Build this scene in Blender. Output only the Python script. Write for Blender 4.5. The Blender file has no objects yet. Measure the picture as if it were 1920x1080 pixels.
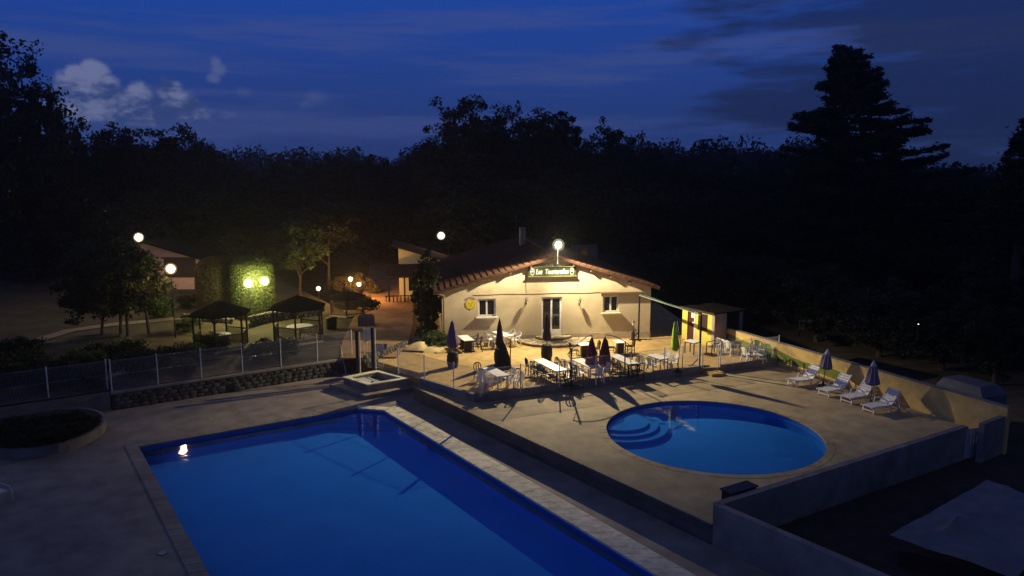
import bpy, math, random
import numpy as np
from mathutils import Vector, Matrix, noise
from mathutils.geometry import tessellate_polygon

random.seed(7)
R = math.radians
scene = bpy.context.scene
COL = scene.collection

# ------------------------------------------------------------------ camera
F, PITCH, CAMZ = 1356.0, R(8.6), 10.0          # focal length in photo pixels, tilt, height over the terrace
cd = bpy.data.cameras.new('camera'); cam = bpy.data.objects.new('camera', cd); COL.objects.link(cam)
cam.location = (0, 0, CAMZ); cam.rotation_euler = (R(90) - PITCH, 0, 0)
cd.sensor_width = 36; cd.lens = F / 1920 * 36; cd.clip_start = .1; cd.clip_end = 2000
scene.camera = cam
CP, SP = math.cos(PITCH), math.sin(PITCH)

def ray(px, py):
    a, b = (px - 960) / F, (py - 540) / F
    return Vector((a, CP - b * SP, -SP - b * CP))
def U(px, py, z=0.0):                             # where that sight line meets the level z
    d = ray(px, py); t = (z - CAMZ) / d.z
    return Vector((d.x * t, d.y * t, z))
def V(px, py, Y):                                 # where it meets the vertical plane at distance Y
    d = ray(px, py); t = Y / d.y
    return Vector((d.x * t, Y, CAMZ + d.z * t))

# ------------------------------------------------------------------ world, fill sun, exposure
SUN_EL, SUN_ROT = -2.0, 215.0
w = bpy.data.worlds.new('World'); scene.world = w; w.use_nodes = True
nt = w.node_tree; nt.nodes.clear()
def N(t, **k):
    n = nt.nodes.new(t)
    for a, b in k.items():
        setattr(n, a, b)
    return n
def Lk(a, b): nt.links.new(a, b)
def Math(op, a, b=None, c=None, clamp=False):
    n = N('ShaderNodeMath', operation=op, use_clamp=clamp)
    for i, x in enumerate((a, b, c)):
        if x is None: continue
        if isinstance(x, (int, float)): n.inputs[i].default_value = x
        else: Lk(x, n.inputs[i])
    return n.outputs[0]
def MixC(fac, a, b, mode='MIX'):
    n = N('ShaderNodeMix', data_type='RGBA', blend_type=mode)
    for i, x in ((0, fac), (6, a), (7, b)):
        if isinstance(x, (int, float)): n.inputs[i].default_value = x
        elif isinstance(x, tuple): n.inputs[i].default_value = (*x, 1)
        else: Lk(x, n.inputs[i])
    return n.outputs[2]
def Ramp(x, lo, hi, a=0.0, b=1.0):
    n = N('ShaderNodeMapRange', interpolation_type='SMOOTHSTEP'); Lk(x, n.inputs[0])
    for i, v in enumerate((lo, hi, a, b)): n.inputs[i + 1].default_value = v
    return n.outputs[0]
sky = N('ShaderNodeTexSky', sky_type='NISHITA', sun_disc=False)
sky.sun_elevation = R(SUN_EL); sky.sun_rotation = R(SUN_ROT); sky.ozone_density = 4.0; sky.altitude = 200
tc = N('ShaderNodeTexCoord'); sx = N('ShaderNodeSeparateXYZ'); Lk(tc.outputs['Generated'], sx.inputs[0])
AZ = Math('ARCTAN2', sx.outputs[0], sx.outputs[1]); EL = Math('ARCSINE', sx.outputs[2])
def skynoise(sa, se, scale, detail, off, rough=.55):
    c = N('ShaderNodeCombineXYZ'); Lk(Math('MULTIPLY', AZ, sa), c.inputs[0]); Lk(Math('MULTIPLY', EL, se), c.inputs[1])
    c.inputs[2].default_value = off
    n = N('ShaderNodeTexNoise', noise_dimensions='3D'); Lk(c.outputs[0], n.inputs['Vector'])
    n.inputs['Scale'].default_value = scale; n.inputs['Detail'].default_value = detail; n.inputs['Roughness'].default_value = rough
    return n.outputs['Fac']
def ell(az, el, ra, re_):
    a = Math('DIVIDE', Math('SUBTRACT', AZ, R(az)), R(ra)); b = Math('DIVIDE', Math('SUBTRACT', EL, R(el)), R(re_))
    return Math('SUBTRACT', 1.0, Math('SQRT', Math('ADD', Math('MULTIPLY', a, a), Math('MULTIPLY', b, b))))
blue = MixC(Ramp(EL, R(-1), R(17)), (.0190, .040, .150), (.0110, .054, .300))
blue = MixC(Ramp(EL, R(16), R(60)), blue, (.0120, .026, .085))
tint = MixC(1.0, sky.outputs[0], (.10, .35, 1.0), 'MULTIPLY')
base = MixC(.18, blue, tint)
# thin veils, darker cloud banks and the heaped clouds, all laid out by direction
veil = Math('MULTIPLY', Ramp(skynoise(1.1, 13, 1.7, 8, 3.1, .62), .46, .66), .62)
c1 = MixC(veil, base, (.040, .062, .190))
bank = Ramp(Math('ADD', skynoise(1.6, 8.5, 1.9, 8, 8.4, .62), Ramp(AZ, R(4), R(30), -.20, .20)), .45, .62)
c2 = MixC(Math('MULTIPLY', bank, .72), c1, (.0080, .0130, .038))
puff = skynoise(1, 1.25, 36, 9, 1.7, .64)
def at_px(px, py, rx, ry):
    d = ray(px, py).normalized(); return (math.degrees(math.atan2(d.x, d.y)), math.degrees(math.asin(d.z)), rx / 23.0, ry / 23.0)
def cloud(parts, lo=.0, hi=.22, k=.85):
    m = None
    for p in parts:
        e = ell(*at_px(*p)); m = e if m is None else Math('MAXIMUM', m, e)
    return Ramp(Math('ADD', m, Math('MULTIPLY', Math('SUBTRACT', puff, .5), k)), lo, hi)
m1 = cloud([(160, 152, 44, 26), (142, 138, 22, 16), (176, 132, 26, 17), (200, 160, 26, 20), (205, 184, 70, 24), (262, 176, 26, 22), (318, 172, 24, 22), (345, 192, 24, 22), (240, 210, 135, 22)], -.10, .42, 1.15)
m2 = cloud([(404, 116, 11, 14), (410, 132, 16, 12), (400, 145, 14, 10)], -.1, .7, 1.3)
m3 = cloud([(590, 183, 30, 20), (575, 195, 26, 12), (455, 172, 20, 12)], .0, 1.0, 1.4)
dome = Ramp(ell(*at_px(166, 134, 56, 36)), .0, .5)
shade = Ramp(Math('ADD', skynoise(1, 1.8, 24, 7, 5.2, .65), Math('MULTIPLY', dome, .12)), .42, .66)
ccol = MixC(shade, (.026, .047, .140), (.135, .155, .270))
c3 = MixC(Math('MULTIPLY', m1, .78), c2, ccol)
c4 = MixC(Math('MULTIPLY', m2, .5), c3, (.09, .11, .22))
c5 = MixC(Math('MULTIPLY', m3, .35), c4, (.07, .09, .20))
bg = N('ShaderNodeBackground'); bg.inputs['Strength'].default_value = 1.25; Lk(c5, bg.inputs['Color'])
wo = N('ShaderNodeOutputWorld'); Lk(bg.outputs[0], wo.inputs['Surface'])

sl = bpy.data.lights.new('sun', 'SUN'); sl.energy = .06; sl.angle = R(120); sl.color = (1, .80, .62)  # broad warm fill, added to neutralise the blue shadows
so = bpy.data.objects.new('sun', sl); COL.objects.link(so)
so.rotation_euler = (R(42), 0, R(180 - SUN_ROT))

scene.view_settings.view_transform = 'Standard'; scene.view_settings.look = 'None'
scene.view_settings.exposure = 0.0; scene.view_settings.gamma = 1.0; scene.view_settings.use_curve_mapping = False
scene.render.engine = 'CYCLES'
cy = scene.cycles
cy.max_bounces = 6; cy.diffuse_bounces = 3; cy.glossy_bounces = 3; cy.transparent_max_bounces = 12
cy.caustics_reflective = False; cy.caustics_refractive = False
cy.use_denoising = True; cy.sample_clamp_indirect = 4.0

# ------------------------------------------------------------------ materials
MATS = {}
def mat(name, col, rough=.8, var=.18, scale=3.0, bump=0.0, bscale=None, metal=0.0, spec=.3, island=0.0, stain=0.0, coat=0.0):
    if name in MATS: return MATS[name]
    m = bpy.data.materials.new(name); m.use_nodes = True; t = m.node_tree; b = t.nodes['Principled BSDF']
    b.inputs['Roughness'].default_value = rough; b.inputs['Metallic'].default_value = metal
    b.inputs['Specular IOR Level'].default_value = spec; b.inputs['Coat Weight'].default_value = coat
    g = t.nodes.new('ShaderNodeNewGeometry')
    n = t.nodes.new('ShaderNodeTexNoise'); n.inputs['Scale'].default_value = scale; n.inputs['Detail'].default_value = 6
    t.links.new(g.outputs['Position'], n.inputs['Vector'])
    mr = t.nodes.new('ShaderNodeMapRange'); t.links.new(n.outputs['Fac'], mr.inputs[0])
    for i, v in enumerate((.3, .7, 1 - var, 1 + var)): mr.inputs[i + 1].default_value = v
    val = mr.outputs[0]
    def mul(a, bb):
        x = t.nodes.new('ShaderNodeMath'); x.operation = 'MULTIPLY'; t.links.new(a, x.inputs[0]); t.links.new(bb, x.inputs[1]); return x.outputs[0]
    if stain:
        n2 = t.nodes.new('ShaderNodeTexNoise'); n2.inputs['Scale'].default_value = scale * .17; n2.inputs['Detail'].default_value = 8
        n2.inputs['Roughness'].default_value = .65
        t.links.new(g.outputs['Position'], n2.inputs['Vector'])
        m2 = t.nodes.new('ShaderNodeMapRange'); t.links.new(n2.outputs['Fac'], m2.inputs[0])
        for i, v in enumerate((.35, .62, 1 - stain, 1.0)): m2.inputs[i + 1].default_value = v
        val = mul(val, m2.outputs[0])
    if island:
        m3 = t.nodes.new('ShaderNodeMapRange'); t.links.new(g.outputs['Random Per Island'], m3.inputs[0])
        for i, v in enumerate((0, 1, 1 - island, 1 + island)): m3.inputs[i + 1].default_value = v
        val = mul(val, m3.outputs[0])
    vm = t.nodes.new('ShaderNodeVectorMath'); vm.operation = 'SCALE'; vm.inputs[0].default_value = col
    t.links.new(val, vm.inputs['Scale']); t.links.new(vm.outputs[0], b.inputs['Base Color'])
    if bump:
        bn = t.nodes.new('ShaderNodeTexNoise'); bn.inputs['Scale'].default_value = bscale or scale * 6; bn.inputs['Detail'].default_value = 5
        t.links.new(g.outputs['Position'], bn.inputs['Vector'])
        bp = t.nodes.new('ShaderNodeBump'); bp.inputs['Strength'].default_value = bump; bp.inputs['Distance'].default_value = .03
        t.links.new(bn.outputs['Fac'], bp.inputs['Height']); t.links.new(bp.outputs[0], b.inputs['Normal'])
    MATS[name] = m; return m

def leafmat(name, col, trans=.25):
    m = mat(name, col, rough=.65, var=.15, scale=.6, island=.45, spec=.15)
    t = m.node_tree; b = t.nodes['Principled BSDF']
    tr = t.nodes.new('ShaderNodeBsdfTranslucent'); tr.inputs[0].default_value = (*[min(1, c * 1.3) for c in col], 1)
    mx = t.nodes.new('ShaderNodeMixShader'); mx.inputs[0].default_value = trans
    t.links.new(b.outputs[0], mx.inputs[1]); t.links.new(tr.outputs[0], mx.inputs[2])
    t.links.new(mx.outputs[0], t.nodes['Material Output'].inputs[0]); return m

def glow(name, col, strength):
    m = bpy.data.materials.new(name); m.use_nodes = True; t = m.node_tree; t.nodes.clear()
    e = t.nodes.new('ShaderNodeEmission'); e.inputs[0].default_value = (*col, 1); e.inputs[1].default_value = strength
    tr = t.nodes.new('ShaderNodeBsdfTransparent'); ad = t.nodes.new('ShaderNodeAddShader'); o = t.nodes.new('ShaderNodeOutputMaterial')
    t.links.new(e.outputs[0], ad.inputs[0]); t.links.new(tr.outputs[0], ad.inputs[1]); t.links.new(ad.outputs[0], o.inputs[0])
    m.cycles.emission_sampling = 'NONE'; return m

def watermat():
    m = bpy.data.materials.new('water'); m.use_nodes = True; t = m.node_tree; t.nodes.clear()
    o = t.nodes.new('ShaderNodeOutputMaterial'); tr = t.nodes.new('ShaderNodeBsdfTransparent'); tr.inputs[0].default_value = (.62, .86, .97, 1)
    gl = t.nodes.new('ShaderNodeBsdfGlossy'); gl.inputs['Roughness'].default_value = .03
    g = t.nodes.new('ShaderNodeNewGeometry'); n = t.nodes.new('ShaderNodeTexNoise'); n.inputs['Scale'].default_value = 1.7; n.inputs['Detail'].default_value = 3
    t.links.new(g.outputs['Position'], n.inputs['Vector'])
    b = t.nodes.new('ShaderNodeBump'); b.inputs['Strength'].default_value = .13; b.inputs['Distance'].default_value = .05
    t.links.new(n.outputs['Fac'], b.inputs['Height'])
    t.links.new(b.outputs[0], gl.inputs['Normal'])
    dp = t.nodes.new('ShaderNodeVectorMath'); dp.operation = 'DOT_PRODUCT'; t.links.new(g.outputs['Incoming'], dp.inputs[0]); t.links.new(g.outputs['Normal'], dp.inputs[1])
    def M(op, x, y=None):
        k = t.nodes.new('ShaderNodeMath'); k.operation = op
        for i, v in enumerate((x, y)):
            if v is None: continue
            if isinstance(v, (int, float)): k.inputs[i].default_value = v
            else: t.links.new(v, k.inputs[i])
        return k.outputs[0]
    fres = M('ADD', M('MULTIPLY', M('POWER', M('SUBTRACT', 1.0, M('ABSOLUTE', dp.outputs['Value'])), 5.0), .98), .02)
    mx = t.nodes.new('ShaderNodeMixShader')
    t.links.new(fres, mx.inputs[0]); t.links.new(tr.outputs[0], mx.inputs[1]); t.links.new(gl.outputs[0], mx.inputs[2])
    t.links.new(mx.outputs[0], o.inputs[0]); return m

def wallpaint(name, P0, P1, zb):
    """yellow paint with a green painted wave along it; u runs along the wall"""
    m = bpy.data.materials.new(name); m.use_nodes = True; t = m.node_tree; b = t.nodes['Principled BSDF']; b.inputs['Roughness'].default_value = .85
    g = t.nodes.new('ShaderNodeNewGeometry')
    d = (P1 - P0); d.z = 0; d.normalize()
    def M(op, a, c=None):
        x = t.nodes.new('ShaderNodeMath'); x.operation = op
        for i, v in enumerate((a, c)):
            if v is None: continue
            if isinstance(v, (int, float)): x.inputs[i].default_value = v
            else: t.links.new(v, x.inputs[i])
        return x.outputs[0]
    sub = t.nodes.new('ShaderNodeVectorMath'); sub.operation = 'SUBTRACT'; t.links.new(g.outputs['Position'], sub.inputs[0]); sub.inputs[1].default_value = P0
    dt = t.nodes.new('ShaderNodeVectorMath'); dt.operation = 'DOT_PRODUCT'; t.links.new(sub.outputs[0], dt.inputs[0]); dt.inputs[1].default_value = d
    u = dt.outputs['Value']
    sp = t.nodes.new('ShaderNodeSeparateXYZ'); t.links.new(g.outputs['Position'], sp.inputs[0])
    h = M('SUBTRACT', sp.outputs[2], zb)
    top = M('ADD', M('MULTIPLY', M('SINE', M('ADD', M('MULTIPLY', u, 1.55), 1.5)), .08), M('ADD', .93, M('MULTIPLY', u, -.034)))
    bot = M('ADD', M('MULTIPLY', M('SINE', M('ADD', M('MULTIPLY', u, 1.1), .4)), .05), M('ADD', M('MULTIPLY', u, -.006), .30))
    ins = M('MULTIPLY', M('MULTIPLY', M('LESS_THAN', h, top), M('GREATER_THAN', h, bot)), M('LESS_THAN', u, 9.2))
    n = t.nodes.new('ShaderNodeTexNoise'); n.inputs['Scale'].default_value = 2.5; n.inputs['Detail'].default_value = 7; t.links.new(g.outputs['Position'], n.inputs['Vector'])
    mr = t.nodes.new('ShaderNodeMapRange'); t.links.new(n.outputs['Fac'], mr.inputs[0])
    for i, v in enumerate((.3, .7, .78, 1.12)): mr.inputs[i + 1].default_value = v
    mx = t.nodes.new('ShaderNodeMix'); mx.data_type = 'RGBA'; t.links.new(ins, mx.inputs[0])
    mx.inputs[6].default_value = (.64, .45, .15, 1); mx.inputs[7].default_value = (.17, .20, .035, 1)
    vm = t.nodes.new('ShaderNodeVectorMath'); vm.operation = 'SCALE'; t.links.new(mx.outputs[2], vm.inputs[0]); t.links.new(mr.outputs[0], vm.inputs['Scale'])
    t.links.new(vm.outputs[0], b.inputs['Base Color'])
    bp = t.nodes.new('ShaderNodeBump'); bp.inputs['Strength'].default_value = .25; bp.inputs['Distance'].default_value = .02
    n2 = t.nodes.new('ShaderNodeTexNoise'); n2.inputs['Scale'].default_value = 30; t.links.new(g.outputs['Position'], n2.inputs['Vector'])
    t.links.new(n2.outputs['Fac'], bp.inputs['Height']); t.links.new(bp.outputs[0], b.inputs['Normal'])
    return m

M_plaster = mat('plaster', (.56, .475, .305), .9, .09, 1.6, .35, 25, stain=.14)
M_cottage = mat('cottage_plaster', (.60, .40, .27), .9, .1, 1.6, .3, 25, stain=.15)  # gable plaster warmed in colour to carry the orange lamp light
M_plinth = mat('plinth_plaster', (.47, .39, .28), .9, .18, 2.5, .4, 20, stain=.3)
M_terrace = mat('terrace_concrete', (.54, .365, .14), .85, .20, 1.8, .25, 14, stain=.28)
M_deck = mat('deck_concrete', (.42, .325, .175), .82, .22, 1.5, .3, 12, stain=.20)
M_lowdeck = mat('pool_surround_concrete', (.33, .27, .20), .8, .24, 1.2, .3, 10, stain=.26)
M_coping = mat('coping_stone', (.86, .77, .52), .8, .26, 3.0, .3, 22, stain=.25)
M_grout = mat('grout', (.24, .21, .17), .9, .2, 6)
M_retain = mat('retaining_render', (.30, .255, .205), .9, .22, 1.6, .3, 14, stain=.35)
M_liner = mat('pool_liner', (.048, .225, .58), .8, .05, .7, spec=0)
M_step = mat('pool_step', (.055, .235, .58), .8, .05, .7, spec=0)
M_linerb = mat('pool_liner_border', (.02, .16, .50), .7, .1, 4, spec=.1)
M_white = mat('white_plastic', (.74, .72, .68), .45, .06, 6)
M_whitem = mat('white_metal', (.66, .65, .62), .45, .08, 5)
M_tabletop = mat('white_tabletop', (.78, .76, .72), .4, .05, 4)
M_black = mat('black_metal', (.018, .017, .018), .45, .1, 5)
M_blackpl = mat('black_plastic', (.022, .02, .022), .5, .1, 5)
M_darkgreyt = mat('dark_grey_plastic', (.11, .11, .11), .5, .1, 5)
M_greenpl = mat('green_plastic', (.10, .22, .07), .5, .1, 5)
M_barrel = mat('barrel_wood', (.020, .011, .009), .6, .3, 8, .3, 40)
M_hoop = mat('barrel_hoop', (.022, .021, .022), .55, .15, 6, metal=.3)
M_purple = mat('purple_canvas', (.095, .060, .14), .9, .15, 6)
M_night = mat('dark_canvas', (.030, .018, .028), .9, .15, 6)
M_blackcv = mat('black_canvas', (.013, .012, .014), .9, .15, 6)
M_burg = mat('burgundy_canvas', (.14, .016, .035), .9, .15, 6)
M_lime = mat('lime_canvas', (.42, .62, .03), .85, .12, 6)
M_grey_cv = mat('violet_grey_canvas', (.15, .12, .19), .9, .15, 6)
M_trim = mat('pale_canvas_trim', (.45, .44, .45), .9, .15, 6)
M_wood = mat('brown_wood', (.085, .045, .025), .7, .25, 9, .2, 40)
M_darkwood = mat('dark_stained_wood', (.035, .024, .018), .75, .25, 9, .2, 40)
M_tile = mat('roof_tile', (.085, .043, .027), .95, .25, 2.2, .2, 30, spec=.05, island=.25, stain=.3)
M_shingle = mat('bitumen_shingle', (.014, .012, .012), 1.0, .3, 4, .3, 30, spec=0)
M_glass = mat('dark_window_glass', (.012, .012, .014), .06, .05, 2, spec=.6)
M_pvc = mat('white_pvc', (.72, .70, .68), .4, .04, 4)
M_zinc = mat('zinc', (.22, .19, .15), .5, .2, 6, metal=.4)
M_copper = mat('brown_pipe', (.16, .10, .05), .55, .2, 6)
M_sign = mat('dark_green_board', (.045, .055, .030), .5, .1, 4)
M_signtrim = mat('olive_trim', (.16, .17, .05), .5, .1, 4)
M_signtext = mat('white_lettering', (.80, .78, .70), .6, .03, 4)
M_yellow = mat('yellow_print', (.62, .50, .03), .7, .15, 8)
M_olive = mat('olive_print', (.28, .20, .02), .7, .15, 8)
M_lilac = mat('lilac_print', (.30, .17, .22), .7, .1, 8)
M_door = mat('brown_door', (.07, .025, .018), .55, .15, 5)
M_hutyel = mat('hut_yellow', (.62, .52, .10), .85, .12, 2, .2, 25)
M_hutgr = mat('hut_green', (.17, .20, .035), .85, .12, 2, .2, 25)
M_hutbei = mat('hut_beige', (.32, .26, .20), .88, .15, 2, .3, 20)
M_awn = mat('green_awning_canvas', (.004, .055, .032), .8, .1, 6)
M_rock = mat('field_stone', (.10, .09, .078), .9, .3, 3, .5, 14, island=.0)
M_rock2 = mat('dark_field_stone', (.06, .055, .05), .9, .35, 3, .5, 14)
M_flag = mat('flagstone', (.52, .43, .27), .85, .25, 3, .3, 18)
M_soil = mat('soil', (.055, .04, .028), .95, .3, 2, .5, 10)
M_grass = mat('dark_grass_ground', (.070, .056, .028), .95, .35, .9, .6, 8, stain=.4)
M_dirt = mat('dirt_path', (.30, .17, .08), .95, .25, 1.2, .4, 9, stain=.3)
M_sand = mat('sand_tarp', (.55, .43, .20), .8, .12, 3, .3, 10)
M_bark = mat('bark', (.06, .045, .035), .95, .3, 5, .6, 20)
M_blueboard = mat('blue_grey_board', (.17, .19, .27), .6, .1, 3)
M_tub = mat('tub_tile_blue', (.10, .22, .42), .5, .1, 5)
M_tubpale = mat('tub_pale_tile', (.50, .52, .46), .55, .12, 4)
M_dimpale = mat('dim_cladding', (.12, .12, .125), .7, .15, 3)  # pale cladding with the dim light put into its colour
M_pale = mat('pale_cladding', (.42, .41, .38), .6, .12, 3)
M_tarp = mat('pale_plastic_sheet', (.20, .175, .15), .16, .15, 1.5, .35, 2.2, spec=.5)
M_stonelight = mat('terracotta_planter', (.20, .17, .13), .9, .2, 4, .3, 16)
M_leafdark = leafmat('dark_foliage', (.034, .040, .020))
M_leafmid = leafmat('mid_foliage', (.055, .080, .026))
M_leafhedge = leafmat('hedge_foliage', (.075, .10, .022))
M_needle = leafmat('needle_foliage', (.022, .034, .018), .1)
M_leafdry = leafmat('dry_foliage', (.085, .06, .025))
M_water = watermat()

# ------------------------------------------------------------------ mesh helpers
class MB:
    def __init__(s): s.v = []; s.f = []
    def add(s, vs, fs):
        o = len(s.v); s.v += [tuple(p) for p in vs]; s.f += [tuple(i + o for i in q) for q in fs]; return s
    def box(s, x0, y0, z0, x1, y1, z1):
        return s.add([(x0, y0, z0), (x1, y0, z0), (x1, y1, z0), (x0, y1, z0), (x0, y0, z1), (x1, y0, z1), (x1, y1, z1), (x0, y1, z1)],
                     [(0, 3, 2, 1), (4, 5, 6, 7), (0, 1, 5, 4), (1, 2, 6, 5), (2, 3, 7, 6), (3, 0, 4, 7)])
    def obox(s, M, sx, sy, sz):
        k = MB().box(-sx / 2, -sy / 2, -sz / 2, sx / 2, sy / 2, sz / 2)
        return s.add([M @ Vector(p) for p in k.v], k.f)
    def bar(s, p, q, wd, ht=None, up=(0, 0, 1)):
        p, q = Vector(p), Vector(q); d = q - p; ln = d.length; d.normalize(); ht = ht or wd
        a = d.cross(Vector(up)); a = a.normalized() if a.length > 1e-4 else Vector((1, 0, 0)); b = a.cross(d)
        M = Matrix((( a.x, d.x, b.x, 0), (a.y, d.y, b.y, 0), (a.z, d.z, b.z, 0), (0, 0, 0, 1))); M.translation = (p + q) / 2
        return s.obox(M, wd, ln, ht)
    def tube(s, pts, r, n=8, caps=True):
        pts = [Vector(p) for p in pts]; rs = r if isinstance(r, (list, tuple)) else [r] * len(pts)
        o = len(s.v)
        for i, p in enumerate(pts):
            d = (pts[min(i + 1, len(pts) - 1)] - pts[max(i - 1, 0)]).normalized()
            a = d.cross(Vector((0, 0, 1)) if abs(d.z) < .95 else Vector((1, 0, 0))).normalized(); b = a.cross(d)
            for k in range(n):
                t = 2 * math.pi * k / n; q = p + (a * math.cos(t) + b * math.sin(t)) * rs[i]; s.v.append(tuple(q))
        for i in range(len(pts) - 1):
            for k in range(n):
                k2 = (k + 1) % n; s.f.append((o + i * n + k, o + i * n + k2, o + (i + 1) * n + k2, o + (i + 1) * n + k))
        if caps:
            s.f.append(tuple(o + k for k in range(n))[::-1]); e = o + (len(pts) - 1) * n; s.f.append(tuple(e + k for k in range(n)))
        return s
    def lathe(s, prof, c=(0, 0, 0), n=16, fold=0.0, nf=8, M=None):
        o = len(s.v)
        for (r, z) in prof:
            for k in range(n):
                t = 2 * math.pi * k / n; rr = r * (1 + fold * math.cos(nf * t))
                p = Vector((c[0] + rr * math.cos(t), c[1] + rr * math.sin(t), c[2] + z)); s.v.append(tuple(M @ p if M else p))
        for i in range(len(prof) - 1):
            for k in range(n):
                k2 = (k + 1) % n; s.f.append((o + i * n + k, o + i * n + k2, o + (i + 1) * n + k2, o + (i + 1) * n + k))
        s.f.append(tuple(o + k for k in range(n))[::-1]); e = o + (len(prof) - 1) * n; s.f.append(tuple(e + k for k in range(n)))
        return s
    def prism(s, poly, z0, z1, holes=(), bottom=False):
        loops = [list(poly)] + [list(h) for h in holes]
        tri = tessellate_polygon([[Vector((p[0], p[1], 0)) for p in lp] for lp in loops])
        flat = [p for lp in loops for p in lp]; o = len(s.v)
        s.v += [(p[0], p[1], z1) for p in flat]; nb = len(flat)
        s.v += [(p[0], p[1], z0) for p in flat]
        for t in tri:
            a, b, c = (Vector((flat[i][0], flat[i][1])) for i in t)
            up = (b - a).x * (c - a).y - (b - a).y * (c - a).x > 0
            t = tuple(t) if up else tuple(t)[::-1]
            s.f.append(tuple(o + i for i in t))
            if bottom: s.f.append(tuple(o + nb + i for i in t[::-1]))
        k = 0
        for lp in loops:
            m = len(lp); ar = sum(lp[i][0] * lp[(i + 1) % m][1] - lp[(i + 1) % m][0] * lp[i][1] for i in range(m)); ccw = ar > 0
            outer = lp is loops[0]
            for i in range(m):
                j = (i + 1) % m; q = (o + k + i, o + nb + k + i, o + nb + k + j, o + k + j)
                s.f.append(q if ccw == outer else q[::-1])
            k += m
        return s
    def mesh(s, name, m, smooth=False):
        me = bpy.data.meshes.new(name); me.from_pydata(s.v, [], s.f)
        if m: me.materials.append(m)
        if smooth: me.polygons.foreach_set('use_smooth', [True] * len(me.polygons))
        me.update(); return me
    def build(s, name, m, parent=None, smooth=False, loc=None, kind=None):
        return mobj(name, s.mesh(name, m, smooth), parent, loc, kind)

def mobj(name, me, parent=None, loc=None, kind=None):
    o = bpy.data.objects.new(name, me); COL.objects.link(o)
    if parent: o.parent = parent
    if loc is not None: o.location = loc
    if kind: o['kind'] = kind
    return o
def tag(o, label, cat, group=None):
    o['label'] = label; o['category'] = cat
    if group: o['group'] = group
    return o
def thing(name, label, cat, loc=(0, 0, 0), rz=0.0, group=None):
    o = bpy.data.objects.new(name, None); COL.objects.link(o); o.location = loc; o.rotation_euler = (0, 0, rz)
    o.empty_display_size = .2
    return tag(o, label, cat, group)
def copy_tree(o, parent=None):
    c = o.copy(); COL.objects.link(c); c.parent = parent
    for ch in list(o.children):
        copy_tree(ch, c)
    return c
def structure(o): o['kind'] = 'structure'; return o
USED = {}
def place(proto, loc, rz, label, group=None, sc=None):
    if proto.name not in USED: USED[proto.name] = 1; o = proto
    else: o = copy_tree(proto)
    o.location = loc; o.rotation_euler = (0, 0, rz); o['label'] = label
    if group: o['group'] = group
    if sc: o.scale = sc if isinstance(sc, tuple) else (sc, sc, sc)
    return o
def quads_mesh(name, P, D1, D2, m):
    n = len(P); v = np.empty((n, 4, 3), np.float32)
    v[:, 0] = P - D1; v[:, 1] = P - D2 * .55; v[:, 2] = P + D1; v[:, 3] = P + D2 * .55
    me = bpy.data.meshes.new(name); me.vertices.add(n * 4); me.vertices.foreach_set('co', v.ravel())
    me.loops.add(n * 4); me.loops.foreach_set('vertex_index', np.arange(n * 4, dtype=np.int32))
    me.polygons.add(n); me.polygons.foreach_set('loop_start', np.arange(0, n * 4, 4, dtype=np.int32))
    me.materials.append(m); me.update(calc_edges=True); return me
def rdirs(rng, n):
    d = rng.normal(size=(n, 3)); return d / np.linalg.norm(d, axis=1)[:, None]
def leaf_axes(rng, n, size):
    a = rdirs(rng, n); b = np.cross(a, rdirs(rng, n)); b /= np.linalg.norm(b, axis=1)[:, None] + 1e-6
    sz = size * rng.uniform(.6, 1.4, n)[:, None]
    return a * sz, b * sz

# ------------------------------------------------------------------ levels and ground
ZT, ZU, ZL, ZO = 0.0, -.28, -.90, -.95      # terrace, round-pool deck, main-pool deck, ground outside the wall
def smooth(a, b, x):
    t = min(1, max(0, (x - a) / (b - a))); return t * t * (3 - 2 * t)
FA, FB = U(211, 735, 0), U(672, 668, 0)      # the left fence line
FD = (FB - FA).normalized(); FN = Vector((-FD.y, FD.x, 0))
def gz(x, y):
    t = (Vector((x, y, 0)) - FA).dot(FN)
    return .03 + .040 * min(max(t, 0), 60) + .10 * noise.noise(Vector((x * .15, y * .15, 0))) * smooth(1, 5, t)
def hz(x, y):
    r = math.hypot(x, y); az = math.degrees(math.atan2(x, max(y, 1)))
    hill = 8.5 + 4.0 * math.exp(-((az - 15) / 9) ** 2) - 6.0 * smooth(21, 32, az) - 2 * smooth(-18, -30, az)
    return -2.7 + 3.6 * smooth(50, 75, y) + (hill - 1) * smooth(85, 210, r) * (.9 + .2 * noise.noise(Vector((x * .01, y * .01, 4)))) + .9 * smooth(18, 30, abs(x)) * smooth(60, 30, y)
m = MB(); xs = [-420 + 8.4 * i for i in range(101)]; ys = [-80 + 6 * i for i in range(71)]
for y in ys:
    for x in xs: m.v.append((x, y, hz(x, y)))
for j in range(len(ys) - 1):
    for i in range(len(xs) - 1):
        a = j * len(xs) + i; m.f.append((a, a + 1, a + 1 + len(xs), a + len(xs)))
structure(m.build('ground', M_grass, smooth=True))

# garden behind the left fence
m = MB(); NS, NT_ = 60, 44
for j in range(NT_ + 1):
    t = .2 + 46 * (j / NT_) ** 1.4
    for i in range(NS + 1):
        p = FA + FD * (-46 + 62 * i / NS) + FN * t
        xmax = -8.4 - .10 * max(0, p.y - 41)
        x = min(p.x, xmax); m.v.append((x, p.y, gz(x, p.y)))
for j in range(NT_):
    for i in range(NS):
        a = j * (NS + 1) + i; m.f.append((a, a + 1, a + NS + 2, a + NS + 1))
structure(m.build('garden_ground', M_grass, smooth=True))

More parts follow.
